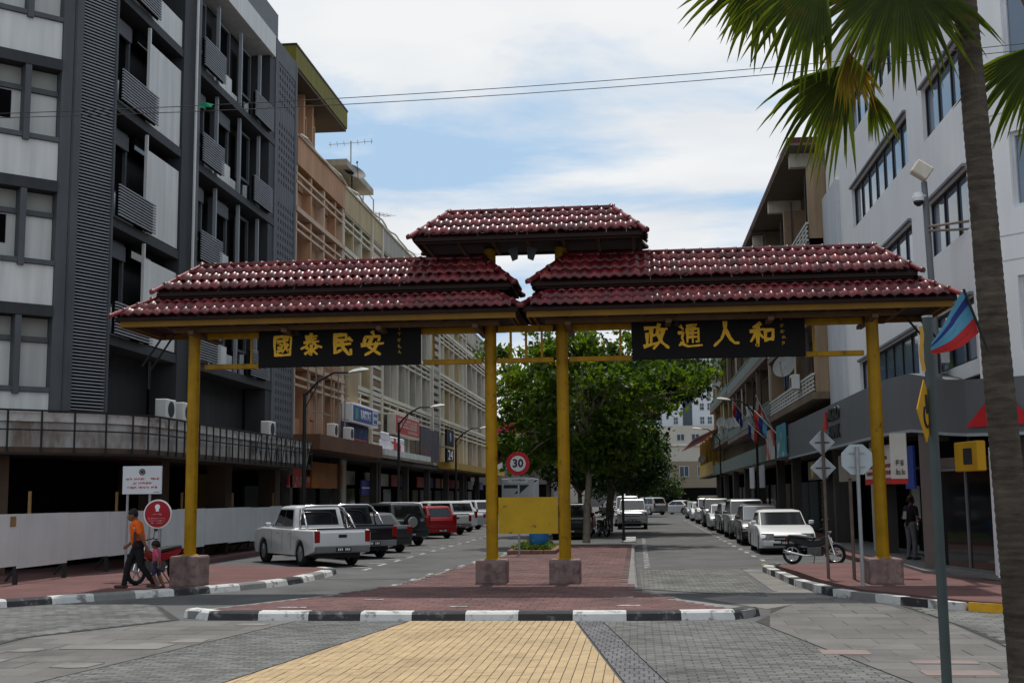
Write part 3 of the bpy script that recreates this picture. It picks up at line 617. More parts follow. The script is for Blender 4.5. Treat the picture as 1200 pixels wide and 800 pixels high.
# canopy: curved stained fascia with a black steel frame in front
def offset_path():
    p = [(-13.4, 49.2), (-13.4, 33.2), (-13.5, 32.4), (-13.75, 31.7), (-14.2, 31.0), (-14.9, 30.3), (-16.0, 29.2), (-20.4, 24.8)]; return p
cp = offset_path()
mb = MB(); inner = [(-15.4, 49.2), (-15.4, 32.9), (-15.6, 32), (-16.4, 31), (-20.8, 26.6)]
mb.prism(cp+list(reversed(inner)), 3.26, 3.4); can = mb.build('canopy', brownc, db)
def ribbon(mb, pts, off, z0, z1, th):
    q = []
    for k, p in enumerate(pts):
        a = Vector(pts[max(k-1, 0)]); b = Vector(pts[min(k+1, len(pts)-1)]); d = (b-a).normalized(); n = Vector((-d.y, d.x)); q.append((Vector(p)+n*off, Vector(p)+n*(off-th)))
    mb.loft([[(a.x, a.y, z0), (a.x, a.y, z1), (b.x, b.y, z1), (b.x, b.y, z0)] for a, b in q])
mb = MB(); ribbon(mb, cp, -.12, 3.3, 4.05, .12); mb.build('canopy_fascia', concd, db)
mb = MB(); ribbon(mb, cp, -.06, 4.06, 4.3, .2); mb.build('canopy_upstand', mat('pale_concrete', (.5, .49, .47), .85, .15, 1.5, col2=(.25, .2, .17), c2scale=2), db)
for z0, z1 in ((4.31, 4.36), (3.82, 3.855), (3.2, 3.26)):
    mb = MB(); ribbon(mb, cp, .05, z0, z1, .05); mb.build('frame_rail', blackst, db)
acc = 0; P2 = [Vector(p) for p in cp]
for a, b in zip(P2, P2[1:]):
    L = (b-a).length; d = (b-a)/L; n = Vector((-d.y, d.x)); step = .62 if abs(d.x) < .3 else .85
    while acc < L:
        p = a+d*acc+n*.03; mb = MB(); mb.box(p.x-.02, p.x+.02, p.y-.02, p.y+.02, 3.2, 4.36); mb.build('frame_bar', blackst, db); acc += step
    acc -= L
rr = random.Random(4)
for k in range(7):
    u = 41.5+k*1.1; mb = MB(FL); mb.tube([(u, 1.27, 3.25), (u+rr.uniform(.4, .9), 1.27, 4.3)], .018, 5); mb.tube([(u+.8, 1.27, 3.3), (u+.4, 1.3, 3.9), (u+.9, 1.27, 4.3)], .014, 5); mb.build('bent_brace', blackst, db)
for k, (u, z) in enumerate(((35.3, 4.4), (36.7, 4.4), (45.6, 4.36))):
    t = thing('air_conditioner', ['white condenser unit on the canopy left of the pipe column', 'white condenser unit on the canopy against the pipe column', 'condenser unit on the canopy near the black brace bars'][k], 'air conditioner', FL(u, .45, z), group='condensers on the dark building canopy')
    part(t, 'case', offwhite, FL, (u-.4, u+.4, .3, .65, z, z+.62), bevel=.02); q = MB(FL); q.disc((u, .655, z+.32), .24, (0, 1, 0), .02, 16); q.build('fan_grille', plastic, t)
# hoarding
hd = thing('hoarding', 'long low white site hoarding along the dark building', 'hoarding', (-14.1, 35, .13))
FH = frame(-14.1, 0, (0, 1), (1, 0)); u = 19.5; k = 0
while u < 47.4:
    L = 2.4; z0 = .52+rr.uniform(-.03, .05); part(hd, 'panel', hoardm, FH, (u, min(u+L, 47.4)-.015, rr.uniform(-.015, .015), .035+rr.uniform(0, .01), z0, 1.72+rr.uniform(-.02, .02)))
    part(hd, 'post', blackst, FH, (u+.05, u+.13, -.12, -.03, .13, 1.7)); 
    if k % 2: part(hd, 'batten', mat('raw_timber', (.22, .13, .05), .8, .2, 3), FH, (u+.6, u+.65, -.1, -.04, 1.3, 2.25))
    mb = MB(FH); mb.bar((u+1.2, -.9, .14), (u+1.2, -.06, 1.2), .05); mb.build('brace', blackst, hd); u += L; k += 1
part(hd, 'pasted_notice', mat('brown_paper', (.25, .13, .06), .8, .2, 5), FH, (26.25, 26.5, .05, .056, 1.45, 1.68))
# ---------------------------------------------------------------- pink and cream shophouses
pink = mat('pink_render', (.47, .265, .155), .85, .1, .8, streak=.28); pinkl = mat('pale_pink_trim', (.55, .40, .29), .8, .1, .8, streak=.22)
cream = mat('cream_render', (.47, .37, .22), .85, .1, .8, streak=.28); creaml = mat('cream_trim', (.62, .57, .47), .8, .1, .8, streak=.25)
greyc = mat('grey_cream_render', (.40, .375, .32), .85, .12, .8, streak=.3); orangebr = mat('orange_brown_trim', (.40, .20, .10), .8, .12, 1)
colm = mat('shaded_column', (.07, .064, .058), .8, .2, 1, streak=.3)  # grey darkened to carry the arcade shade, with dirt streaks
def shophouse(name, label, u0, u1, ztop, wall, trim, bays, rails=3, floors=((4.4, 7.8), (7.8, 11.2), (11.2, 14.6), (14.6, 18)), fr=FL, parapet=1.25, deep=12, ground=True, wins=True):
    loc = fr((u0+u1)/2, -3, 0); b = thing(name, label, 'building', loc, group='shophouses along the left side')
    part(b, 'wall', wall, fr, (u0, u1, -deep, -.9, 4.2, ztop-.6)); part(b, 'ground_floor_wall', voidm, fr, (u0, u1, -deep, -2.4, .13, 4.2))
    part(b, 'walkway_slab', colm, fr, (u0, u1, -2.4, .2, 4.0, 4.2))
    n = len(bays)-1
    for k, (z0, z1) in enumerate(floors):
        z1 = min(z1, ztop)
        part(b, 'floor_ledge', trim, fr, (u0, u1, -.9, .1, z0-.1, z0+.12))
        for j in range(rails):
            zr = z1-.95+j*.34-.0 if z1 < ztop-.1 else z1-parapet-.8+j*.36
            part(b, 'rail', trim, fr, (u0+.05, u1-.05, -.05, .06, zr, zr+.11))
        for a in range(n):
            p, q = u0+(u1-u0)*bays[a], u0+(u1-u0)*bays[a+1]
            part(b, 'pier', trim if a % 2 == 0 else wall, fr, (p-.0, p+.24, -.9, .03, z0+.12, z1-.12))
            w = q-p
            if wins and w > 1.6:
                part(b, 'bay_panel', wall, fr, (p+.25, q-.02, -.88, -.35, z0+.13, z0+1.15))
                win(b, fr, p+.45, p+.25+(w-.3)*.52, z0+1.2, z0+2.5, -.3, trim, [glassd, glassd, mat('curtain_tan', (.22, .18, .13), .9), mat('curtain_grey', (.16, .17, .17), .9), glassd][(a*3+k*2+int(u0)) % 5], 2, 1, .07, .14)
                if (a+k) % 2: part(b, 'shutter', wall, fr, (p+.3+(w-.3)*.58, q-.12, -.5, -.3, z0+1.2, z0+2.4))
    part(b, 'end_pier', trim, fr, (u1-.26, u1-.005, -.9, .05, 4.2, ztop-.01))
    part(b, 'parapet', wall, fr, (u0, u1, -.6, .1, ztop-parapet, ztop))
    part(b, 'coping', trim, fr, (u0, u1, -.7, .18, ztop+.001, ztop+.1))
    rr = random.Random(u0)
    u = u0+.8
    while ground and u < u1-2.6:
        w_ = rr.uniform(2.0, 3.2); m_ = rr.choice((mat('roller_shutter_grey', (.13, .135, .14), .5, .15, 2), mat('roller_shutter_green', (.05, .09, .08), .5, .15, 2), mat('shop_glass_dim', (.03, .033, .036), .1, .1, 1, spec=.6), mat('roller_shutter_tan', (.16, .12, .08), .6, .15, 2)))
        sh = part(b, 'shopfront', m_, fr, (u, u+w_, -2.39, -2.3, .2, 2.6))
        part(sh, 'rib', m_, fr, *[(u, u+w_, -2.299, -2.27, .3+k*.22, .36+k*.22) for k in range(10)])
        part(b, 'shop_sign', rr.choice((mat('dim_sign_red', (.22, .02, .02), .6, .2, 1), mat('dim_sign_blue', (.03, .05, .16), .6, .2, 1), mat('dim_sign_white', (.3, .3, .28), .6, .25, 1), mat('dim_sign_yellow', (.3, .2, .03), .6, .2, 1))), fr, (u, u+w_, -1.2, -1.1, 2.75, 3.5)); u += w_+rr.uniform(.6, 1.6)
    if ground:
        c = u0+.1
        while c < u1: part(b, 'column', colm, fr, (c, c+.4, -.5, -.1, .13, 4.0)); c += 8.6
    return b
pk = shophouse('pink_shophouse', 'pink building with green roof canopy beside the dark block', 50.55, 59.2, 17.85, pink, pinkl, (0, .28, .55, .8, 1), rails=2)
part(pk, 'penthouse_wall', mat('brown_render', (.22, .13, .08), .8, .15, 1), FL, (50.6, 57.1, -6, -1.0, 17.3, 20.9))
for k in range(4):
    u = 51.0+k*1.5; win(pk, FL, u+.15, u+1.35, 17.9, 20.2, -.85, pinkl, glassd, 2, 1, .08, .12); part(pk, 'penthouse_pier', pink, FL, (u-.12, u+.12, -1.0, -.6, 17.3, 20.9))
part(pk, 'penthouse_end_wall', orangebr, FL, (57.11, 57.3, -6, -1.0, 17.3, 20.9))
rf = part(pk, 'roof', mat('olive_green_fascia', (.17, .145, .018), .7, .15, 1, streak=.2), FL, (50.4, 60.0, -7, .0, 21.05, 21.95)); part(rf, 'soffit', mat('dark_soffit', (.09, .07, .05), .8, .15, 1), FL, (50.45, 59.95, -6.95, -.05, 20.9, 21.048)); part(rf, 'roof_edge', blackst, FL, (50.38, 60.04, -7.02, .03, 21.952, 22.05))
# pink ground-level extras: balcony lattice and brown canopy
mb = MB(FL)
for k in range(6): mb.box(51+k*1.35, 51.05+k*1.35, .5, .55, 4.5, 8.0)
for z in (4.6, 5.8, 7.0, 7.95): mb.box(50.8, 58.6, .5, .54, z, z+.05)
mb.build('balcony_lattice', mat('dull_lattice', (.26, .21, .17), .8), pk, recalc=False)
part(pk, 'brown_canopy', mat('brown_canopy', (.13, .06, .035), .8, .2, 1), FL, (50.6, 63.4, -.5, 1.2, 4.1, 4.75))
part(pk, 'shopfront_sign', mat('dim_orange_sign', (.30, .10, .01), .6, .3, .9), FL, (54.5, 60.5, -.3, -.2, 2.5, 3.7)); part(pk, 'shopfront_sign', mat('dim_cream_sign', (.30, .17, .13), .6, .2, 1, col2=(.3, .02, .02), c2scale=2, c2pos=(.5, .52)), FL, (50.5, 53.8, -.2, -.1, 2.5, 3.0)); part(pk, 'shopfront_sign', redp, FL, (51, 52.8, -.2, -.1, 3.02, 3.5))
part(pk, 'grey_wall_panel', greyc, FL, (60.6, 63.2, -.9, -.7, .13, 4.0))
cr_ = shophouse('cream_shophouse', 'cream building with brick-louvre column next to the pink one', 59.25, 68.6, 17.75, cream, creaml, (0, .22, .42, .66, 1), rails=3)
part(cr_, 'blank_panel', mat('ochre_panel', (.36, .27, .16), .8, .15, .7), FL, (59.6, 61.9, -.2, .22, 6.9, 11.0))
lv = part(cr_, 'louvre_column', creaml, FL, (65.5, 65.75, -.5, .16, 4.3, 17.6), (68.3, 68.55, -.5, .16, 4.3, 17.6), (65.76, 68.29, -.5, -.3, 4.3, 16.5))
brk = mat('brown_brick', (.22, .13, .085), .85, .2, 4)
me = MB(FL).box(65.78, 68.28, -.29, .05, -.17, .17).mesh('brick_course'); me.materials.append(brk)
for k in range(21): o = bpy.data.objects.new('brick_course', me); COL.objects.link(o); o.parent = lv; o.location = (0, 0, 4.7+k*.62)
part(lv, 'slot_bars', creaml, FL, *[(65.77, 68.29, -.28, .08, 4.93+k*.62, 5.11+k*.62) for k in range(21)])
g1 = shophouse('grey_cream_shophouse', 'weathered grey building with three white rails per floor, beyond the brick-louvre column', 68.65, 85.4, 17.7, greyc, creaml, (0, .14, .28, .42, .5, .64, .78, .9, 1), rails=3)
part(g1, 'white_slab_canopy', mat('white_slab', (.6, .6, .57), .8, .12, 1.5, streak=.3), FL, (63.5, 78, -.5, 1.3, 4.3, 4.62))
g2 = shophouse('far_cream_shophouse', 'cream building with ladder-like pier at its near edge', 85.45, 104, 17.6, cream, creaml, (0, .18, .32, .46, .6, .74, .88, 1), rails=3)
lad = part(g2, 'ladder_pier', creaml, FL, (85.5, 85.8, -.4, .2, 4.3, 17.5), (88.5, 88.8, -.4, .2, 4.3, 17.5))
part(lad, 'rung', greyc, FL, *[(85.81, 88.49, -.3, .15, 4.6+k*.55, 4.9+k*.55) for k in range(23)])
part(g2, 'yellow_canopy', mat('ochre_canopy', (.38, .24, .05), .8, .15, 1), FL, (88, 104, -.4, 1.1, 4.1, 4.6))
g3 = shophouse('farthest_cream_shophouse', 'pale building at the far end of the left row, nearest the red-roofed house', 104.05, 124, 16.8, greyc, creaml, (0, .16, .33, .5, .66, .83, 1), rails=3)
part(g3, 'yellow_canopy', mat('ochre_canopy', (.3, .2, .05)), FL, (104.1, 124, -.4, 1.1, 4.1, 4.6))
# roof things on the left row
mb = MB(FL); mb.tube([(50.7+.9*k, .16+.05*sin(k*1.7), 17.98-.03+.08*sin(k*1.1)) for k in range(36)], .06, 6); tag(mb.build('roof_pipe', creaml), 'pale wavy pipe running along the parapets of the left row', 'pipe')
pt = thing('stair_head', 'small roof hut with flat overhanging slab on cream building', 'roof hut', FL(65, -3, 17.7))
part(pt, 'wall', cream, FL, (62.5, 67.2, -4.5, -1.2, 17.2, 19.6)); part(pt, 'roof_slab', greyc, FL, (61.6, 68.2, -5.2, -.4, 19.61, 19.95)); part(pt, 'brick_panel', brk, FL, (63, 66.8, -1.19, -1.1, 18.0, 19.4))
def antenna(label, u, v, z0, h, n, ang, name='tv_antenna'):
    t = thing(name, label, 'antenna', FL(u, v, z0), group='aerials on the left roofs')
    x, y, _ = FL(u, v, 0); mb = MB(); mb.tube([(x, y, z0), (x, y, z0+h)], .04, 6); mb.build('mast', steelg, t)
    d = Vector((cos(ang), sin(ang), .1)).normalized(); c = Vector((x, y, z0+h-.1)); mb = MB(); mb.tube([c-d*1.3, c+d*1.3], .025, 5); mb.build('boom', steelg, t)
    p = Vector((-d.y, d.x, 0))
    for k in range(n):
        q = c+d*(-1.2+2.4*k/(n-1)); mb = MB(); mb.tube([q-p*.5, q+p*.5], .015, 4); mb.build('element', steelg, t)
    return t
antenna('tall thin aerial with long boom behind the satellite dish', 67.5, -1.6, 17.5, 5.2, 7, .2); antenna('short aerial right of the pipe frame on the left roofs', 75, -1.5, 17.6, 2.6, 6, 1.2); antenna('farthest small aerial on the left roofs', 86, -1.5, 17.5, 2.2, 6, 2.0)
def dish(label, pos, r, dirv, parent_group=None, col=steelg, stand=.7):
    t = thing('satellite_dish', label, 'satellite dish', (pos[0], pos[1], pos[2]-stand), group=parent_group)
    d = Vector(dirv).normalized(); c = Vector(pos); u = d.cross(Vector((0, 0, 1))).normalized(); w = u.cross(d); rings = []
    for k in range(6):
        q = k/5; rings.append([tuple(c+d*(.22*r*q*q)+(u*cos(a)+w*sin(a))*r*max(q, .02)) for a in [2*pi*i/20 for i in range(20)]])
    mb = MB(); mb.loft(rings, cap=False); mb.build('reflector', col, t, recalc=False, smooth=True)
    mb = MB(); mb.tube([tuple(c+w*-r*.9+d*.2*r), tuple(c+d*r*.9)], .02, 5); mb.tube([tuple(c+d*r*.85), tuple(c+d*r*1.0)], .05, 8); mb.build('feed_arm', col, t)
    mb = MB(); mb.tube([tuple(c), tuple(c-Vector((0, 0, stand)))], .04, 6); mb.build('stand', col, t); return t
dish('dark tilted satellite dish on the cream roof', FL(63.2, -.5, 19.6), .75, (.55, -.5, .75), 'dishes', blackst, 1.2)
pf = thing('pipe_frame', 'grey pipe frame on the left roofs by the tall aerial', 'frame', FL(71, -1.5, 17.6)); mb = MB(FL); mb.tube([(70.3, -1.5, 17.6), (70.3, -1.5, 20.6), (73.2, -1.5, 20.6), (73.2, -1.5, 17.6)], .04, 6); mb.build('posts', steelg, pf); mb = MB(FL); mb.tube([(70.3, -1.5, 19.1), (73.2, -1.5, 19.1)], .035, 6); mb.build('cross_bar', steelg, pf)
# ---------------------------------------------------------------- signs on the left row
def fmarks(parent, fr, rows, v, m, seed=1, flip=False, name='lettering'):
    """word-like marks along a facade for writing too blurred to read: (u0, u1, z, height)"""
    rr = random.Random(seed); mb = MB(fr)
    for u0, u1, z, h in rows:
        u = u0
        while u < u1-h*.3:
            w = rr.uniform(.45, .8)*h; mb.box(u, u+w*.22, v, v+.01, z, z+h); k = rr.randrange(4)
            if k < 3: mb.box(u+w*.22, u+w, v, v+.01, z+h*.82, z+h)
            if k != 1: mb.box(u+w*.22, u+w*.9, v, v+.01, z+h*.4, z+h*.58)
            if k != 2: mb.box(u+w*.22, u+w, v, v+.01, z, z+h*.18)
            if k == 0: mb.box(u+w*.8, u+w, v, v+.01, z+h*.18, z+h*.82)
            u += w+h*.25
    return mb.build(name, m, parent, recalc=False, kind='stuff')
def signbox(name, label, fr, u0, u1, z0, z1, v, t, face, case=white):
    s = thing(name, label, 'sign', fr((u0+u1)/2, v-t/2, z0)); part(s, 'case', case, fr, (u0, u1, v-t, v, z0, z1), bevel=.02); part(s, 'face', face, fr, (u0+.12, u1-.12, v+.001, v+.012, z0+.1, z1-.1)); return s
blue = mat('sign_blue', (.02, .05, .26), .5, .08, 1)
s1 = signbox('bank_sign', 'blue and white box sign reading RAKYAT on the cream building', FL, 59.0, 65.0, 5.76, 6.74, .62, .55, blue)
lettering('RAKYAT', .62, white, s1, (-14.6+.64, 61.9, 6.24), (0, 1, 0), sx=1.0, bold=.01); part(s1, 'logo', mat('logo_green', (.03, .3, .08), .5), FL, (59.5, 60.1, .633, .645, 5.95, 6.5)); part(s1, 'white_end', mat('sign_pale', (.45, .52, .56), .6), FL, (63.5, 64.86, .633, .642, 5.88, 6.62)); lettering('BANK', .3, blue, s1, (-14.6+.65, 64.2, 6.05), (0, 1, 0)); lettering('RAKYAT', .24, blue, s1, (-14.6+.65, 64.2, 6.4), (0, 1, 0))
s2 = signbox('shop_sign', 'large red box sign with cream capitals above the white slab canopy', FL, 69.75, 77.6, 5.7, 6.95, .62, .5, mat('sign_red', (.42, .012, .012), .5, .08, 1), mat('sign_case_cream', (.5, .46, .4), .6)); fmarks(s2, FL, ((70.5, 76.6, 6.2, .5), (73.6, 76.9, 5.92, .16)), .633, mat('sign_cream_letters', (.5, .42, .36), .6), 5)

s3 = thing('shop_sign', 'white cut-out sign with red emblem standing on the slab canopy', 'sign', FL(68.7, .6, 4.6))
mb = MB(FL); mb.prism([(65.3, .58), (72.1, .58), (72.1, .7), (65.3, .7)], 4.62, 5.2); mb.prism([(65.6, .58), (67.6, .58), (67.6, .7), (65.6, .7)], 5.201, 5.65); mb.prism([(68.0, .58), (72.1, .58), (72.1, .7), (68.0, .7)], 5.201, 5.5); mb.build('board', mat('sign_lilac_white', (.62, .6, .66), .6, .1, 1), s3, bevel=.05); part(s3, 'red_emblem', redp, FL, (68.9, 69.3, .705, .74, 4.8, 5.42), (69.31, 70.4, .705, .73, 4.8, 5.15), (70.6, 70.85, .705, .73, 4.8, 5.1), (68.3, 68.89, .705, .73, 5.1, 5.2)); part(s3, 'white_highlight', white, FL, (67.6, 68.85, .705, .72, 5.21, 5.32), (69.5, 70.2, .705, .72, 5.2, 5.32)); part(s3, 'underline', plastic, FL, (68.6, 71.0, .705, .715, 4.68, 4.78))
s4 = thing('banner', 'dark blue banner hanging under the RAKYAT sign', 'banner', FL(60.5, .4, 4.8)); part(s4, 'cloth', mat('banner_navy', (.025, .04, .10), .8, .3, 2, col2=(.2, .25, .3), c2pos=(.62, .68), c2scale=2.2), FL, (57.6, 63.6, .36, .39, 4.85, 5.75)); part(s4, 'red_stripe', redp, FL, (58.6, 63.2, .391, .396, 4.95, 5.02))
s5 = thing('poster_sign', 'tall dark poster board with faded figures left of the number 24 sign', 'poster', FL(82, .6, 4.4)); part(s5, 'board', mat('faded_poster', (.06, .055, .065), .7, .3, 1, col2=(.22, .05, .05), c2pos=(.55, .62), c2scale=.7), FL, (78.5, 86.0, .45, .55, 4.45, 6.6))
s6 = thing('number_sign', 'narrow black projecting sign with white number 24', 'sign', FL(88.5, .9, 4.6)); part(s6, 'board', black, FL, (87.0, 90.4, .8, .95, 4.55, 5.55)); part(s6, 'board', black, FL, (87.0, 90.4, .8, .95, 5.75, 6.95)); part(s6, 'bracket', steelg, FL, (87.2, 87.4, -.4, .79, 5.6, 5.7)); lettering('24', 1.0, white, s6, (-14.6+.96, 88.7, 5.05), (0, 1, 0), sx=2.4); q = MB(FL); q.disc((88.7, .96, 6.4), .33, (0, 1, 0), .02, 16); q.build('emblem', mat('emblem_blue', (.2, .3, .45), .6), s6)
s7 = thing('shop_sign', 'small dim blue shop sign under the slab canopy', 'sign', FL(68, -.6, 2.3)); part(s7, 'board', mat('dim_blue', (.05, .06, .25), .6, .2, 1), FL, (66, 70.5, -.6, -.5, 2.2, 3.0)); part(s7, 'stripe', white, FL, (66, 70.5, -.499, -.49, 2.55, 2.62))
for k, (u, z) in enumerate(((54.4, 4.78), (57.5, 4.78))):
    t = thing('air_conditioner', ['small condenser on the brown canopy behind the lamp post', 'pair-fan condenser on the brown canopy below the blue banner'][k], 'air conditioner', FL(u, .9, z), group='condensers on the brown canopy'); part(t, 'case', offwhite, FL, (u-.4, u+.4, .6, .95, z, z+.62), bevel=.02); q = MB(FL); q.disc((u, .955, z+.32), .24, (0, 1, 0), .02, 16); q.build('fan_grille', plastic, t)
# ================================================================ right side
FR = frame(7.6, 0, (0, 1), (-1, 0)); FRC = frame(7.6, 27.6, (s45, -s45), (-s45, -s45))
bk = thing('bank_building', 'white corner bank block with ribbon windows and grey fascia', 'building', (11, 38, .13))
winf = mat('window_frame_dark', (.02, .022, .025), .5, .1, 2)
mb = MB(); mb.prism([(7.9, 47.2), (7.9, 27.9), (14.8, 21.0), (30, 21), (30, 47.2)], 5.0, 18.5); mb.build('core', voidm, bk)
rows = [(4.95, 6.4), (7.9, 9.35), (11.0, 12.4), (14.15, 15.6)]
wu = [(27.75, 31.5), (33.3, 41.9)]
def wall_with_bands(fr, u0, u1, z0, z1, holes_u, rws, th=.3, name='wall'):
    boxes = []; z = z0
    for a, b in rws:
        boxes.append((u0, u1, -th, 0, z, a)); u = u0
        for p, q in holes_u:
            if p > u: boxes.append((u, p, -th, 0, a, b))
            u = q
        if u < u1: boxes.append((u, u1, -th, 0, a, b))
        z = b
    boxes.append((u0, u1, -th, 0, z, z1)); return part(bk, name, wallw, fr, *boxes)
wall_with_bands(FR, 27.6, 47.2, 4.6, 18.5, wu, rows)
for a, b in rows:
    for (p, q), n in zip(wu, (3, 7)): win(bk, FR, p, q, a, b, -.1, winf, glassb, n, 1, .07, .1)
    part(bk, 'window_hood', mat('grey_hood', (.2, .2, .21), .7), FR, (33.3, 41.9, .002, .09, b+.001, b+.07)); part(bk, 'window_hood', MATS['grey_hood'], FR, (27.75, 31.5, .002, .09, b+.001, b+.07))
part(bk, 'end_pier', mat('grey_white_render', (.55, .57, .6), .8, .06, .6, streak=.12), FR, (44.3, 47.4, .001, .16, 4.6, 13.4))
crow = [(4.95, 6.65), (8.15, 9.85), (11.3, 13.1), (14.5, 16.2)]
wall_with_bands(FRC, 0, 10.5, 4.0, 18.5, [(1.0, 3.6), (4.6, 7.4)], crow)
for a, b in crow:
    for p, q in ((1.0, 3.6), (4.6, 7.4)): win(bk, FRC, p, q, a, b, -.08, mat('white_window_frame', (.55, .56, .58), .5), glassb, 2, 1, .09, .12)
mb = MB(FRC)
for z in (7.0, 7.55, 10.3): mb.box(.02, 10.5, .002, .008, z, z+.025)
mb.build('render_joint', mat('joint_grey', (.45, .46, .47)), bk)
# curved grey fascia, dipping round the corner
fp = [(15.5, 19.0), (9.0, 25.5), (8.1, 26.4), (7.6, 26.95), (7.22, 27.5), (6.98, 28.4), (6.84, 29.6), (6.8, 31), (6.8, 34), (6.8, 46), (6.8, 55.6)]
fzt = [4.42, 4.42, 4.42, 4.43, 4.46, 4.55, 4.75, 4.95, 5.08, 5.08, 5.08]; fzb = [3.25, 3.25, 3.25, 3.26, 3.28, 3.35, 3.46, 3.56, 3.62, 3.62, 3.62]
fasg = mat('grey_cladding', (.125, .13, .138), .55, .06, .6)
qi = [(17, 20.5), (10.2, 26.6), (9.5, 27.3), (9.1, 27.8), (8.7, 28.4), (8.4, 29.2), (8.2, 30), (8.1, 31), (8, 34), (8, 46), (8, 55.6)]
mb = MB(); mb.loft([[(a[0], a[1], zb), (a[0], a[1], zt), (b[0], b[1], zt), (b[0], b[1], zb)] for a, b, zt, zb in zip(fp, qi, fzt, fzb)]); fas = mb.build('fascia', fasg, bk)
mb = MB(); mb.loft([[(a[0]-.03, a[1]-.03, zb-.07), (a[0]-.03, a[1]-.03, zb-.003), (a[0]+.08, a[1]+.05, zb-.003), (a[0]+.08, a[1]+.05, zb-.07)] for a, zb in zip(fp, fzb)]); mb.build('fascia_edge', alum, bk)
for k, s in enumerate(('AGRO', 'BANK')): lettering(s, .62, mat('charcoal_lettering', (.03, .03, .032), .6), bk, (6.77, 42.6, 4.7-k*.62), (0, -1, 0), sx=1.35, bold=.012, ext=.03)
part(bk, 'red_mark', redp, FR, (44.2, 44.6, .82, .85, 4.3, 4.9))
mb = MB(); e0, e1 = Vector((7.24, 27.42)), Vector((8.3, 26.15)); en = Vector((-.72, -.6))
def ept(t, z, o): p = e0+(e1-e0)*t+en*o; return (p.x, p.y, z)
tri = [(0, 3.4), (1, 3.4), (.5, 4.22)]; mb.loft([[ept(t, z, .06) for t, z in tri], [ept(t, z, .1) for t, z in tri]]); mb.build('triangle_emblem', mat('emblem_red', (.5, .015, .02), .4), bk)
# ground floor
gd = Vector((7.6-6.95, 26.9-30.2)).normalized(); FG = frame(6.95, 30.2, (gd.x, gd.y), (gd.y, -gd.x))
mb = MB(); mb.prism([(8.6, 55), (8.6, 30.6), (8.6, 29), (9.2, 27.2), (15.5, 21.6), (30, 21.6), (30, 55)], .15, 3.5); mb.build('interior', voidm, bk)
mb = MB(); mb.prism([(7.0, 55), (7.0, 34), (7.05, 31)]+[(8, 31), (8.6, 34), (30, 34), (30, 55)], 3.625, 3.7); mb.build('soffit', colm, bk)
part(bk, 'column', mat('taupe_column', (.15, .125, .115), .7, .12, 1), FG, (-.35, .22, -.5, .03, .2, 3.42))
part(bk, 'white_jamb', white, FG, (3.2, 3.36, -.2, .05, .2, 2.95))
shopf = mat('grey_shopfront_frame', (.16, .16, .165), .5); strm = mat('shop_transom', (.13, .105, .095), .7)
win(bk, FG, .24, 3.18, .25, 2.55, -.1, shopf, glassd, 2, 1, .06, .08, name='shop_window'); part(bk, 'transom_panel', strm, FG, (.24, 3.18, -.3, -.12, 2.56, 2.8)); part(bk, 'louvre_panel', voidm, FG, (.24, 3.18, -.3, -.15, 2.81, 3.2))
FS = frame(8.1, 0, (0, 1), (-1, 0)); win(bk, FS, 31.2, 37.6, .25, 2.75, 0, shopf, glassd, 3, 1, .08, .1, name='shop_window'); part(bk, 'red_sign_strip', mat('dim_red', (.2, .012, .015), .6), FS, (31.2, 35.4, .02, .08, 2.85, 3.2)); part(bk, 'pale_panel', mat('shop_pale', (.4, .42, .42), .4), FS, (36.2, 37.2, .012, .03, 1.2, 2.2))  # includes a plain pale panel set before the shop glass
part(bk, 'corner_wall', strm, FRC, (.6, 10, -.9, -.4, .2, 3.3))
part(bk, 'plinth', mat('shop_plinth', (.2, .19, .18), .7), FG, (.24, 3.3, -.25, .06, .15, .248))
for u in (38.0, 46.3): part(bk, 'column', MATS['shaded_column'], FR, (u, u+.5, -.2, .3, .15, 3.62))
for u in (38.8, 39.8): mb = MB(FR); mb.tube([(u, .15, .15), (u, .15, 3.6)], .06, 8); mb.build('downpipe', greyc, bk)
for u, z, w, m in ((30.9, 5.1, .9, offwhite),): part(bk, 'condenser', m, FR, (u-.9, u, .03, .5, 5.1, 5.95))
at = thing('bank_machine_sign', 'yellow box sign hanging over the shop glass by the palm trunk', 'sign', FG(2.8, .3, 2.4)); part(at, 'case', mat('sign_yellow', (.5, .27, .01), .5), FG, (2.1, 3.2, .1, .3, 2.45, 3.1), bevel=.02); part(at, 'dark_face', plastic, FG, (2.55, 2.95, .302, .31, 2.6, 2.95)); part(at, 'hanger', blackst, FG, (2.6, 2.65, .18, .22, 3.1, 3.25))
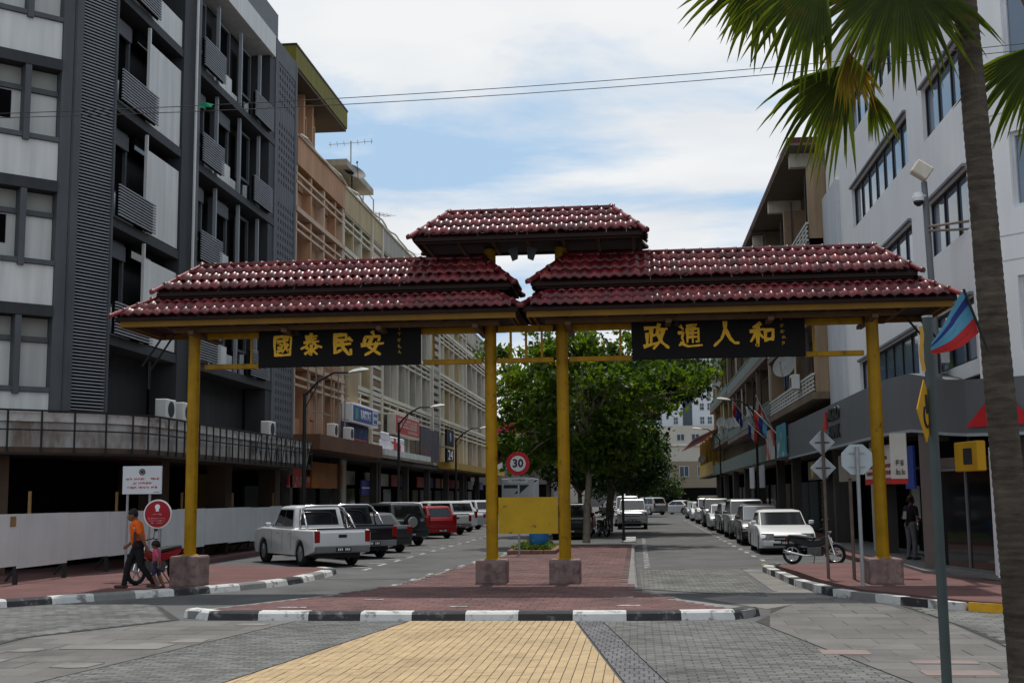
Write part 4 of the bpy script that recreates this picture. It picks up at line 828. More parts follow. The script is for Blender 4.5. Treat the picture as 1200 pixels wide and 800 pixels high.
# shop boards under the fascia
def board(name, label, fr, u0, u1, z0, z1, v, m, cat='sign', t=.06): s = thing(name, label, cat, fr((u0+u1)/2, v, z0)); part(s, 'board', m, fr, (u0, u1, v-t, v, z0, z1)); return s
posterm = mat('white_poster', (.55, .53, .48), .7, .1, 2)
b1 = board('banner', 'white banner with red lines behind the octagonal sign', FR, 33.2, 38.8, 2.35, 3.35, .55, posterm, 'banner'); part(b1, 'red_stripe', redp, FR, (33.2, 38.8, .551, .56, 2.25, 2.42))
fmarks(b1, FR, ((36.6, 38.2, 3.1, .1), (35.4, 38.4, 2.95, .1), (33.7, 38.1, 2.72, .1), (33.5, 38.5, 2.52, .11)), .552, mat('dim_red_ink', (.3, .03, .03), .7), 9)
b2 = thing('banner', 'narrow white hanging banner right of the gate post', 'banner', (6.6, 30.2, 2.3)); mb = MB(); mb.prism([(5.75, 28.5), (6.1, 28.42), (6.12, 28.46), (5.77, 28.54)], 2.32, 3.35); mb.build('cloth', posterm, b2); mb = MB(); mb.prism([(5.75, 28.49), (6.1, 28.41), (6.12, 28.47), (5.77, 28.55)], 2.2, 2.319); mb.build('red_hem', redp, b2); fmarks(b2, frame(5.75, 28.5, (.975, -.223), (-.223, -.975)), ((.12, .32, 2.62, .12), (.12, .3, 2.42, .12)), .03, plastic, 12)
b3 = board('shop_sign', 'blue strip sign beside the white banner', FR, 31.9, 32.9, 2.1, 3.2, .6, blue)
b4 = board('shop_sign', 'dim board with round yellow emblem under the grey fascia', FR, 46.5, 51.5, 2.55, 3.3, .55, mat('dim_brown_sign', (.12, .09, .08), .7)); q = MB(FR); q.disc((50.2, .56, 2.92), .32, (0, 1, 0), .03, 18); q.build('emblem', mat('emblem_yellow', (.45, .33, .02), .5), b4)
b5 = board('shop_sign', 'plain dim cream sign left of the red-lined banner', FR, 40.0, 43.8, 2.4, 3.3, .55, mat('dim_cream', (.22, .19, .15), .7))
for k, (u, m, l) in enumerate(((52.6, mat('teal_poster', (.06, .25, .3), .6, .3, 1, col2=(.5, .5, .48), c2pos=(.55, .6), c2scale=.8), 'teal poster board at the end of the grey fascia'), (57.4, mat('red_white_poster', (.5, .52, .52), .6, .2, 1, col2=(.5, .06, .02), c2pos=(.48, .55), c2scale=.55), 'red and white poster board left of the teal one'))):
    board('poster_board', l, FR, u+3.0, u+6.4, 3.7, 5.2, .95, m, 'poster')
for k, u in enumerate((65.5, 71.0)): board('hanging_sign', ['pale hanging shop sign, the nearer of two', 'pale hanging shop sign, the farther of two'][k], FR, u, u+2.6, 2.35, 3.55, .95, mat('pale_sign', (.5, .52, .55), .7, .25, 3))
# ---------------------------------------------------------------- shophouses with balconies
def balcony_house(name, label, u0, u1, floors, wall, trim, railm, ztop=15.6, eave=True, corrug=False):
    b = thing(name, label, 'building', FR((u0+u1)/2, -3, .13), group='shophouses along the right side')
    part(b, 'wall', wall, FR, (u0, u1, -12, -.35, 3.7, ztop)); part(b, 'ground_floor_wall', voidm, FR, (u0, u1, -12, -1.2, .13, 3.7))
    n = max(2, int((u1-u0)/3.6))
    for (z0, zr) in floors:
        part(b, 'balcony_slab', wall, FR, (u0, u1, -.35, .8, z0-.28, z0)); rl = part(b, 'balcony_rail', railm, FR, (u0, u1, .7, .8, zr-.08, zr)); part(rl, 'bottom_rail', railm, FR, (u0, u1, .72, .78, z0+.05, z0+.12))
        if corrug: part(rl, 'rail_panel', railm, FR, (u0+.1, u1-.1, .73, .77, z0+.13, zr-.1))
        else:
            for k in range(int((u1-u0)/.9)):
                u = u0+.3+k*.9; part(rl, 'baluster', railm, FR, (u, u+.06, .72, .78, z0+.12, zr-.08))
            for q in (.33, .55, .77): part(rl, 'slat', railm, FR, (u0, u1, .735, .765, z0+(zr-z0)*q-.03, z0+(zr-z0)*q+.03))
        for k in range(n+1):
            u = u0+(u1-u0-.3)*k/n; part(b, 'pier', trim, FR, (u, u+.3, -.35, .68 if k % 2 == 0 else -.05, z0, z0+3.05))
        for k in range(n):
            u = u0+(u1-u0)*(k+.22)/n; win(b, FR, u, u+1.5, z0+.7, z0+2.2, -.28, trim, glassd, 2, 1, .07, .06); part(b, 'door', mat('brown_door', (.07, .04, .025), .7), FR, (u+1.75, u+2.5, -.34, -.27, z0+.01, z0+2.1))
    part(b, 'shop_fascia', railm, FR, (u0, u1, .5, .7, 3.75, 4.65))
    if eave:
        rf = part(b, 'roof', mat('dark_red_roof', (.10, .03, .026), .75, .2, 1), FR, (u0-.2, u1+.1, -12, 1.4, ztop+.1, ztop+.32)); part(rf, 'soffit', mat('grey_brown_soffit', (.15, .12, .09), .8, .12, 1), FR, (u0-.19, u1+.09, -12, 1.38, ztop, ztop+.098))
        u = u0+1
        while u < u1: part(b, 'eave_bracket', creaml, FR, (u, u+.35, -.3, 1.2, ztop-.55, ztop-.002)); u += 8
    rr = random.Random(u0)
    for (z0, zr) in floors:      # lived-in balconies: washing poles, pipes, cloths
        for k in range(int((u1-u0)/4)):
            u = u0+.6+k*4+rr.uniform(0, 1.6); part(b, 'service_pipe', rr.choice((creaml, blackst, MATS['shaded_column'])), FR, (u, u+.08, .6, .68, z0, z0+2.9))
            if rr.random() < .6: part(b, 'hung_cloth', rr.choice((mat('cloth_blue', (.06, .1, .2), .9), mat('cloth_red', (.25, .04, .04), .9), mat('cloth_pale', (.4, .4, .38), .9), mat('cloth_dark', (.04, .04, .045), .9))), FR, (u+.4, u+rr.uniform(.9, 1.6), .5, .53, z0+rr.uniform(1.0, 1.3), z0+2.2))
        part(b, 'washing_line', blackst, FR, (u0+.4, u1-.4, .51, .52, z0+2.2, z0+2.215))
    u = u0+.8
    while u < u1-2.6:
        w_ = rr.uniform(2.0, 3.4); m_ = rr.choice((mat('roller_shutter_grey', (.13, .135, .14)), mat('roller_shutter_green', (.05, .09, .08)), mat('shop_glass_dim', (.03, .033, .036)), mat('roller_shutter_tan', (.16, .12, .08))))
        sh = part(b, 'shopfront', m_, FR, (u, u+w_, -1.19, -1.1, .2, 2.6)); part(sh, 'rib', m_, FR, *[(u, u+w_, -1.099, -1.07, .3+k*.22, .36+k*.22) for k in range(10)]); u += w_+rr.uniform(.6, 1.6)
    c = u0+.1
    while c < u1: part(b, 'column', MATS['shaded_column'], FR, (c, c+.4, .1, .5, .13, 3.7)); c += 9.5
    return b
rustc = mat('weathered_beige', (.19, .145, .10), .85, .2, .8, streak=.35); greenr = mat('faded_green_rail', (.13, .165, .145), .7, .15, 2); whiter = mat('white_rail', (.55, .55, .52), .7, .15, 2)
pinkw = mat('faded_pink_wall', (.19, .14, .12), .85, .2, .8, streak=.35)
balcony_house('balcony_shophouse', 'weathered building with white slatted balconies beside the bank', 47.45, 63, ((5.9, 6.62), (8.85, 9.75), (11.75, 12.55)), rustc, mat('tan_pier', (.33, .235, .15), .8, .15, 1, streak=.3), whiter)
balcony_house('balcony_shophouse', 'weathered building with faded green balcony rails, second beyond the bank', 63.05, 92, ((6.0, 6.75), (9.3, 10.1), (12.6, 13.4)), pinkw, rustc, greenr, corrug=True)
balcony_house('balcony_shophouse', 'building with ochre shop fascia at far right of the street', 92.05, 113, ((6.3, 7.1), (9.6, 10.3), (12.8, 13.6)), rustc, mat('ochre_wall', (.36, .26, .08), .8, .2, 1), greenr, corrug=True, ztop=16.2)
yl = thing('yellow_shophouse', 'low yellow shop with pink metal awning at far right', 'building', FR(125, -3, .13)); yw = mat('yellow_wall', (.42, .28, .06), .8, .2, 1)
part(yl, 'wall', yw, FR, (113.1, 137, -10, -.3, 3.9, 7.4)); part(yl, 'ground_floor_wall', voidm, FR, (113.1, 137, -10, -1.2, .13, 3.9)); part(yl, 'balcony_wall', yw, FR, (113.1, 137, .5, .7, 3.9, 5.1)); part(yl, 'balcony_floor', colm, FR, (113.1, 137, -.3, .69, 3.75, 3.899))
for u in (113.5, 120, 126, 132, 136.5): part(yl, 'column', yw, FR, (u, u+.4, .2, .6, 5.101, 7.6)); 
for k in range(4): win(yl, FR, 115+k*5.5, 117.5+k*5.5, 5.3, 6.9, -.22, creaml, glassd, 2, 1, .08, .06)
mb = MB(FR); mb.loft([[(108, 2.6, 6.9), (108, -.3, 8.2), (108, -.3, 8.1), (108, 2.6, 6.8)], [(137, 2.6, 6.9), (137, -.3, 8.2), (137, -.3, 8.1), (137, 2.6, 6.8)]]); mb.build('awning', mat('pink_metal_awning', (.42, .19, .19), .6, .15, 2), yl)
for k, (u, z, l) in enumerate(((54.5, 7.6, 'largest white satellite dish, on the nearest right-hand balcony'), (100, 10.9, 'white satellite dish on an upper balcony far right'), (96, 7.6, 'white satellite dish on a lower balcony far right'), (87, 7.0, 'pale satellite dish above the white shop fascia'), (126, 5.6, 'small satellite dish on the yellow shop'))):
    dish(l, FR(u, .95, z), (.42, .55)[k == 0], (-.55, -.75, .35), 'satellite dishes on the right-hand balconies', mat('dull_dish', (.3, .3, .29), .7), .4)
for k, (u, z) in enumerate(((51.2, 6.3), (58.3, 9.3), (72, 6.5), (81, 6.4), (97, 6.8))):
    t = thing('air_conditioner', ['condenser hung on the nearest white balcony', 'condenser on the middle balcony beside the bank', 'nearer condenser on the green-railed building', 'farther condenser on the green-railed building', 'condenser on the ochre building'][k], 'air conditioner', FR(u, .9, z), group='condensers on the right-hand balconies'); part(t, 'case', offwhite, FR, (u-.4, u+.4, .82, 1.15, z, z+.6), bevel=.02); q = MB(FR); q.disc((u, 1.155, z+.3), .22, (0, 1, 0), .02, 14); q.build('fan_grille', plastic, t)
# flags on the right-hand balconies
flagc = [mat('flag_red', (.38, .02, .02), .8), mat('flag_blue', (.02, .035, .16), .8), mat('flag_white', (.4, .4, .4), .8), mat('flag_sky', (.08, .24, .36), .8)]
def hung_flag(label, base, tip, drop, w, bands, group):
    t = thing('flag', label, 'flag', base, group=group); b, e = Vector(base), Vector(tip); mb = MB(); mb.tube([b, e], .025, 5); mb.build('pole', whiter, t)
    d = (e-b); n = len(bands)
    for k, c in enumerate(bands):
        a0, a1 = .45+.55*k/n, .45+.55*(k+1)/n; p, q = b+d*a0, b+d*a1; mb = MB(); side = d.cross(Vector((0, 0, 1))).normalized()
        for s in range(4):
            f0, f1 = s/4, (s+1)/4; o0, o1 = side*(.07*sin(f0*7+k)), side*(.07*sin(f1*7+k)); dz0, dz1 = Vector((0, 0, -drop*f0)), Vector((0, 0, -drop*f1))
            mb.quad(p+o0+dz0, q+o0+dz0, q+o1+dz1, p+o1+dz1)
        mb.build('stripe', c, t)
hung_flag('flag with red and white stripes on the nearest white balcony', FR(62.0, .8, 5.3), FR(61.5, 1.6, 6.9), .8, .8, (flagc[0], flagc[2], flagc[0], flagc[2]), 'flags on the right-hand balconies')
hung_flag('flag with sky blue and red bands leaning from the fascia end', FR(60.0, .8, 4.9), FR(60.5, 1.8, 6.1), .8, .8, (flagc[3], flagc[1], flagc[0]), 'flags on the right-hand balconies')
hung_flag('dark blue and red flag on the green-railed building', FR(74.0, .8, 6.2), FR(73.5, 1.8, 7.6), .9, .8, (flagc[1], flagc[1], flagc[0]), 'flags on the right-hand balconies')
hung_flag('small striped flag low on the green-railed building', FR(66.0, .8, 5.0), FR(66.2, 1.6, 5.8), .7, .8, (flagc[0], flagc[2], flagc[1]), 'flags on the right-hand balconies')
# ================================================================ far end of the street
tw = thing('tower_block', 'distant white tower with dark window strip closing the street', 'building', (13, 275, 0))
def fy(Y): return frame(0, Y, (1, 0), (0, -1))
FT = fy(262); part(tw, 'wall', mat('far_white_render', (.5, .53, .57), .85, .06, .2), FT, (2, 24, -20, 0, 0, 34))
part(tw, 'dark_strip', mat('far_dark_glass', (.05, .065, .08), .3), FT, (10.0, 12.0, .01, .1, 16.6, 33))
for x in (4.6, 8.0, 13.6, 15.2, 18.5):
    for k in range(6): win(tw, FT, x, x+1.0, 17.0+k*2.9, 18.6+k*2.9, .06, mat('far_frame', (.4, .42, .44)), MATS['far_dark_glass'], 2, 2, .1, .08)
lw = thing('cream_block', 'distant low cream building with dark windows before the tower', 'building', (12, 245, 0)); FT2 = fy(242)
part(lw, 'wall', mat('far_cream', (.45, .42, .36), .85, .06, .2), FT2, (3, 22, -16, 0, 0, 15.6)); part(lw, 'cornice', mat('far_cream_trim', (.55, .53, .48)), FT2, (2.9, 22, 0.001, .3, 11.6, 12.0))
for x in (7.9, 10.8, 13.4, 16, 18.5): win(lw, FT2, x, x+1.6, 12.6, 14.0, .06, MATS['far_frame'], MATS['far_dark_glass'], 2, 1, .12, .08)
yl2 = thing('tan_block', 'distant tan shop row under the cream building', 'building', (4, 205, 0)); FT3 = fy(205); part(yl2, 'wall', mat('far_tan', (.22, .18, .13), .85, .1, .3), FT3, (-2, 16, -10, 0, 0, 7.6)); part(yl2, 'shop_void', voidm, FT3, (0, 16, .01, .05, 0, 3.2))
for x in (1, 4, 7, 10): win(yl2, FT3, x, x+1.6, 5, 6.8, .05, MATS['far_frame'], MATS['far_dark_glass'], 2, 1, .1, .06)
# red roofed house, left of centre
rh = thing('red_roofed_hall', 'long hall with pink-red tiled roof beyond the median trees', 'building', (-13, 150, 0))
rfm = mat('pink_red_tiles', (.34, .15, .14), .8, .2, 1)
mb = MB(); mb.loft([[(-22, 138, 5.6), (-15.5, 138, 8.9), (-9, 138, 5.4), (-9, 138, 5.2), (-15.5, 138, 8.7), (-22, 138, 5.4)], [(-22, 172, 5.6), (-15.5, 172, 8.9), (-9, 172, 5.4), (-9, 172, 5.2), (-15.5, 172, 8.7), (-22, 172, 5.4)]]); mb.build('roof', rfm, rh)
mb = MB(); mb.bar((-22.2, 137.8, 5.6), (-15.5, 137.8, 9.0), .25, .3); mb.bar((-15.5, 137.8, 9.0), (-8.8, 137.8, 5.4), .25, .3); mb.build('barge_board', whiter, rh)
mb = MB(); mb.box(-21.5, -9.6, 140, 171, 0, 5.2); mb.build('wall', mat('far_grey_wall', (.18, .17, .17), .8, .15, .4), rh)
mb = MB(); mb.prism([(-21, 139.98), (-10, 139.98), (-10, 139.9), (-21, 139.9)], .2, 3.4); mb.build('shopfront', voidm, rh)
rb = thing('red_banded_block', 'distant flat block with crimson top band behind the hall', 'building', (-14, 185, 0)); F5 = fy(180); part(rb, 'wall', MATS['far_cream'], F5, (-26, -7.5, -12, 0, 0, 11.4)); part(rb, 'red_band', mat('crimson_band', (.32, .02, .05), .6), F5, (-26.1, -7.4, -12.1, .1, 11.41, 13.2)); part(rb, 'sign', blue, F5, (-9.5, -7.6, .11, .2, 11.8, 12.8))
for x in (-20, -17, -14, -11): win(rb, F5, x, x+1.6, 6.2, 8.2, .05, MATS['far_frame'], MATS['far_dark_glass'], 2, 1, .1, .06)
for k, (x0, x1, Y, h, m) in enumerate(((-60, -16, 215, 13, 'far_tan'), (-16, -3, 230, 8, 'far_grey_wall'))):
    t = thing('far_block', ['distant tan block closing the left end', 'distant low grey block straight down the street'][k], 'building', ((x0+x1)/2, Y, 0)); F6 = fy(Y); part(t, 'wall', MATS[m], F6, (x0, x1, -10, 0, 0, h))
    for q in range(int((x1-x0)/4)): win(t, F6, x0+1+q*4, x0+3+q*4, h-3, h-1.2, .05, MATS['far_frame'], MATS['far_dark_glass'], 2, 1, .1, .06)
# ================================================================ vegetation
leafm = mat('bright_leaf', (.05, .092, .010), .5, .55, .7, col2=(.15, .16, .014), c2pos=(.56, .70), c2scale=.9, trans=.5, spec=.35)
leafd = mat('dark_leaf', (.022, .048, .010), .55, .35, .7, trans=.3, spec=.3)
bark = mat('pale_bark', (.20, .17, .13), .9, .3, 5, bump=.5)
def leaves(rr, centres, per, spread, size, flat=.55):
    mb = MB()
    for c in centres:
        n = int(per*rr.uniform(.6, 1.4)); sp = spread*rr.uniform(.7, 1.3)
        for _ in range(n):
            p = c+Vector((rr.gauss(0, sp), rr.gauss(0, sp), rr.gauss(0, sp*flat)))
            nrm = Vector((rr.gauss(0, .7), rr.gauss(0, .7), rr.uniform(.1, 1.3))).normalized(); d = nrm.cross(Vector((rr.gauss(0, 1), rr.gauss(0, 1), rr.gauss(0, .4)))).normalized(); w = nrm.cross(d); s = size*rr.uniform(.6, 1.25)
            mid = p+d*s*.15-nrm*s*.1
            i = len(mb.v); mb.v += [tuple(p-d*s*.5), tuple(mid+w*s*.33+nrm*s*.12), tuple(p+d*s*.62-nrm*s*.22), tuple(mid-w*s*.33+nrm*s*.12), tuple(mid)]
            mb.f += [(i, i+4, i+1), (i+4, i+2, i+1), (i, i+3, i+4), (i+4, i+3, i+2)]
    return mb
def tree(name, label, base, tips_r, blobs, n_tip, per, spread, size, lm, seed, trunk_r=.16, fork=2.6, lean=(0, 0), group='street trees on the median'):
    """blobs: list of (centre, radii). limbs run from the fork to clump centres scattered in the blobs"""
    rr = random.Random(seed); t = thing(name, label, 'tree', base, group=group); b = Vector(base)
    fk = b+Vector((lean[0], lean[1], fork)); mb = MB()
    mb.tube([b, b+Vector((lean[0]*.3, lean[1]*.3, fork*.35)), b+Vector((lean[0]*.75+.04, lean[1]*.7, fork*.7)), fk], [trunk_r*1.25, trunk_r, trunk_r*.9, trunk_r*.8], 9); mb.build('trunk', bark, t, recalc=False, smooth=True)
    cs = []; lb = MB()
    for k in range(n_tip):
        c, r = rr.choice(blobs); c = Vector(c)
        while True:
            q = Vector((rr.uniform(-1, 1), rr.uniform(-1, 1), rr.uniform(-1, 1)))
            if .35 < q.length < 1: break
        p = c+Vector((q.x*r[0], q.y*r[1], q.z*r[2])); cs.append(p)
        if k % 4 == 0:
            m1 = fk.lerp(p, .4)+Vector((rr.uniform(-.4, .4), rr.uniform(-.4, .4), rr.uniform(.1, .6))); m2 = fk.lerp(p, .75)+Vector((0, 0, rr.uniform(.0, .4)))
            lb.tube([fk-Vector((0, 0, .2)), m1, m2, p], [trunk_r*.5, trunk_r*.32, trunk_r*.2, .015], 5)
    lb.build('limb', bark, t, recalc=False); leaves(rr, cs, per, spread, size).build('crown', lm, t, recalc=False); return t
tree('shade_tree', 'bright leafy tree on the median just behind the gateway', (-2.1, 49.5, .13), 0, [((-3.6, 49.5, 7.0), (2.9, 2.4, 2.0)), ((-1.6, 49, 6.3), (3.0, 2.4, 2.6)), ((-4.3, 49.5, 4.6), (1.5, 1.7, 1.7)), ((.4, 50.5, 6.9), (2.6, 2.2, 2.0)), ((-1.2, 49.5, 4.2), (1.3, 1.5, 1.2))], 200, 64, .3, .28, leafm, 11, .13, 4.4, (.2, 0))
tree('shade_tree', 'dark wide-spreading tree overhanging the right lane', (-1.6, 66, .1), 0, [((.9, 66, 8.4), (3.0, 4, 1.6)), ((-1.8, 67, 7.4), (3.2, 3.6, 2.8)), ((2.4, 66, 8.3), (1.5, 2.5, 1.1)), ((-.6, 68, 5.2), (1.9, 2.5, 2.0)), ((-2.2, 66, 4.6), (1.6, 2.2, 1.5))], 270, 58, .44, .3, leafd, 12, .2, 4.0, (.3, .2))
tree('shade_tree', 'lower round tree farther down the median', (-.6, 88, .1), 0, [((-1.3, 88, 5.4), (3.0, 3.2, 3.2)), ((.1, 88, 4.6), (1.7, 2.4, 2.2))], 170, 60, .5, .3, leafd, 13, .2, 2.6)
tree('shade_tree', 'leafy tree left of the speed limit sign beyond the gate post', (-4.6, 63, .1), 0, [((-5.1, 63, 7.2), (2.2, 2.8, 2.6)), ((-3.4, 64, 5.6), (2.0, 2.2, 2.0))], 115, 48, .4, .3, leafm, 14, .14, 3.4)
tree('shade_tree', 'distant dark tree closing the median', (-1.6, 118, .1), 0, [((-1.6, 118, 6), (4.6, 4, 4.2))], 120, 55, .6, .4, leafd, 15, .2, 2.6)
tree('shade_tree', 'distant small tree by the far crossing', (2.6, 150, .1), 0, [((2.6, 150, 3.4), (2.4, 2.4, 2))], 60, 50, .55, .4, leafd, 16, .2, 2.2)
tree('shade_tree', 'dark bushy young tree between the trunks behind the gateway', (-2.9, 61, .1), 0, [((-2.9, 61, 4.2), (2.2, 2.0, 1.9)), ((-1.0, 61.5, 5.2), (1.6, 1.8, 1.6)), ((-4.2, 61, 5.4), (1.6, 1.8, 1.6))], 120, 55, .36, .27, leafd, 18, .12, 2.2)
# planter on the median
pl = thing('planter_bed', 'low brick-edged planting bed around the blue barrel', 'planter', (-3.6, 42, .14)); edge = mat('brown_brick_edge', (.2, .11, .08), .85, .25, 5)
for k, (x0, x1, y0, y1) in enumerate(((-4.3, -2.7, 39.9, 40.1), (-4.3, -2.7, 45.6, 45.8), (-4.3, -4.12, 40.11, 45.59), (-2.88, -2.7, 40.11, 45.59))):
    n = 4 if k < 2 else 12
    for q in range(n):
        a, b = q/n, (q+1)/n; mb = MB()
        if k < 2: mb.box(x0+(x1-x0)*a+.01, x0+(x1-x0)*b-.01, y0, y1, .139, .27)
        else: mb.box(x0, x1, y0+(y1-y0)*a+.01, y0+(y1-y0)*b-.01, .139, .27)
        mb.build('brick', edge, pl, bevel=.012)
mb = MB(); mb.box(-4.11, -2.89, 40.11, 45.59, .139, .22); mb.build('soil', mat('soil', (.06, .045, .03), .95, .3, 6), pl)
rr = random.Random(9); leaves(rr, [Vector((rr.uniform(-4, -3), rr.uniform(40.2, 45.4), .34)) for _ in range(70)], 16, .1, .13).build('ground_cover', leafm, pl, recalc=False, kind='stuff')
br = thing('barrel', 'blue plastic barrel standing in the planting bed', 'barrel', (-3.35, 41.2, .2)); prof = [(.2, .27), (.24, .3), (.5, .325), (.55, .335), (.6, .325), (.85, .32), (.98, .29), (1.0, .27)]
mb = MB(); mb.tube([(-3.35, 41.2, z) for z, r in prof], [r for z, r in prof], 20); mb.build('drum', mat('blue_plastic', (.02, .13, .30), .5, .12, 3), br, smooth=True); mb = MB(); mb.tube([(-3.35, 41.2, .99), (-3.35, 41.2, 1.02)], .26, 20); mb.build('lid', mat('blue_plastic_lid', (.02, .1, .24), .5), br)
# fan palm in the right foreground
pm_ = thing('fan_palm', 'tall fan palm with ringed trunk at the right edge', 'palm tree', (3.72, 12.6, 0))
ptm = mat('palm_bark', (.08, .063, .048), .9, .35, 3, col2=(.045, .036, .028), c2pos=(.42, .6), c2scale=3, stretch=(1, 1, 5), bump=.6, bscale=25)
frond = mat('palm_frond', (.052, .074, .010), .5, .4, 1.6, col2=(.13, .105, .016), c2pos=(.55, .72), c2scale=2.2, trans=.5, spec=.3); frondy = mat('yellowed_frond', (.17, .125, .02), .6, .25, 2, trans=.35)
pts = []; rs = []; z = -.1; k = 0
def trunk_at(z): return Vector((3.735-.028*z+.004*sin(z*1.3), 12.6, z))
while z < 8.1: pts.append(trunk_at(z)); rs.append((.165-.0065*z)*(1+(.02 if k % 2 else -.012)+random.uniform(-.014, .014))); z += random.uniform(.03, .055); k += 1
mb = MB(); mb.tube(pts, rs, 18); mb.build('trunk', ptm, pm_, recalc=False)
crown = trunk_at(8.1)
def fan(hub, tip, radius, spread, m, droop=.25, n=44, seed=0, roll=0):
    """one fan leaf: petiole from the crown to the hub, then pleated segments about the axis hub->tip"""
    rr = random.Random(seed); hub, tip = Vector(hub), Vector(tip); ax = (tip-hub).normalized()
    side = ax.cross(Vector((0, 1, 0))).normalized(); nrm = side.cross(ax).normalized()
    side = (Matrix.Rotation(roll, 3, ax) @ side); nrm = (Matrix.Rotation(roll, 3, ax) @ nrm)
    mb = MB()
    for k in range(n):
        a = (k/(n-1)-.5)*spread; d = (ax*cos(a)+side*sin(a)); e = (side*cos(a)-ax*sin(a)); L = radius*(.78+.22*cos(a*.9))*rr.uniform(.8, 1.08); w0 = radius*spread/n*.5; dr = droop*rr.uniform(.6, 1.4); tw = rr.uniform(-.5, .5)*e
        prev = None
        for (f, ww, pl_) in ((0, .04, 0), (.26, .28, .15), (.56, .54, .3), (.74, .38, .3), (.89, .2, .2), (1, .02, 0)):
            free = max(0, f-.5); c = hub+d*L*f+Vector((0, 0, -1))*(dr*L*free*free*2.2)+tw*(free*.6)*L*.3+nrm*(.05*L*sin(a*2)*f)
            ring = [c-e*w0*ww*2, c+nrm*w0*pl_*2.4*(1 if k % 1 == 0 else -1), c+e*w0*ww*2]
            i = len(mb.v); mb.v += [tuple(q) for q in ring]
            if prev is not None: mb.f += [(prev, prev+1, i+1, i), (prev+1, prev+2, i+2, i+1)]
            prev = i
    fr_ = mb.build('frond', m, pm_, recalc=False)
    pm2 = MB(); mid = crown.lerp(hub, .5)+Vector((0, 0, .35)); pm2.tube([crown, crown.lerp(mid, .6)+Vector((0, 0, .12)), mid, mid.lerp(hub, .6), hub, hub+ax*.12], [.03, .028, .025, .022, .02, .01], 6); pm2.build('petiole', mat('petiole_orange', (.20, .11, .02), .6, .2, 3), fr_, recalc=False)
fan((2.05, 12.3, 7.4), (1.05, 12.2, 6.75), 1.2, 2.1, frond, .32, 38, 1)
fan((2.86, 12.4, 7.4), (2.62, 12.2, 6.3), 1.3, 2.2, frond, .26, 44, 2, .15)
fan((2.32, 12.7, 6.52), (1.75, 12.7, 5.75), 1.1, 1.3, frond, .3, 27, 3)
fan((4.42, 12.95, 6.75), (4.2, 12.9, 5.9), 1.15, 1.9, frond, .25, 38, 4)
fan((1.55, 12.9, 7.75), (.9, 12.8, 7.2), 1.05, 1.8, frond, .25, 28, 5)
fan((2.3, 12.5, 6.58), (2.42, 12.5, 5.9), .6, 1.0, frondy, .3, 18, 6)
fan((2.6, 12.95, 6.3), (2.75, 12.95, 5.7), .6, .7, frond, .3, 12, 7)
fan((4.6, 12.8, 8.0), (5.4, 12.6, 7.6), 1.15, 2.6, frond, .25, 40, 8)
fan((3.3, 12.2, 8.7), (2.9, 11.9, 9.6), 1.15, 2.6, frond, .2, 40, 9)
fan((3.9, 13.2, 8.6), (4.3, 13.6, 9.5), 1.15, 2.6, frond, .2, 40, 10)
bo = MB()
for k in range(14): a = k*2.4; bo.tube([crown+Vector((0, 0, -.9+k*.07)), crown+Vector((.22*cos(a), .22*sin(a), -.5+k*.07))], [.07, .03], 6)
bo.build('leaf_base', mat('fibre_brown', (.10, .07, .04), .9, .3, 6), pm_, recalc=False)

# ================================================================ vehicles
paint = {}
def cpaint(n, c, metal=.0): return mat('car_paint_'+n, c, .3, .05, 1, coat=.35, metal=metal, spec=.3)
def wheel_mesh(r=.33, w=.22):
    t = MB(); prof = [(-w/2, r*.62), (-w/2, r*.9), (-w/2+.03, r), (w/2-.03, r), (w/2, r*.9), (w/2, r*.62)]; rings = [[(rad*cos(a), y, rad*sin(a)) for a in [2*pi*k/24 for k in range(24)]] for y, rad in prof]; t.loft(rings, cap=False); tm = t.mesh('tyre', recalc=True, smooth=True); tm.materials.append(rubber)
    q = MB(); q.loft([[(rad*cos(a), y, rad*sin(a)) for a in [2*pi*k/20 for k in range(20)]] for y, rad in ((-w/2+.02, r*.64), (-w/2+.05, r*.58), (-w/2+.08, r*.5))]); q.loft([[(rad*cos(a), y, rad*sin(a)) for a in [2*pi*k/20 for k in range(20)]] for y, rad in ((w/2-.02, r*.64), (w/2-.05, r*.58), (w/2-.08, r*.5))])
    for k in range(5):
        a = 2*pi*k/5
        for s in (-1, 1): q.bar((0, s*(w/2-.03), 0), (r*.6*cos(a), s*(w/2-.035), r*.6*sin(a)), .05, r*.16, (0, 1, 0))
    qm = q.mesh('rim'); qm.materials.append(rimm); return tm, qm
WH = {r: wheel_mesh(r) for r in (.31, .33, .38)}
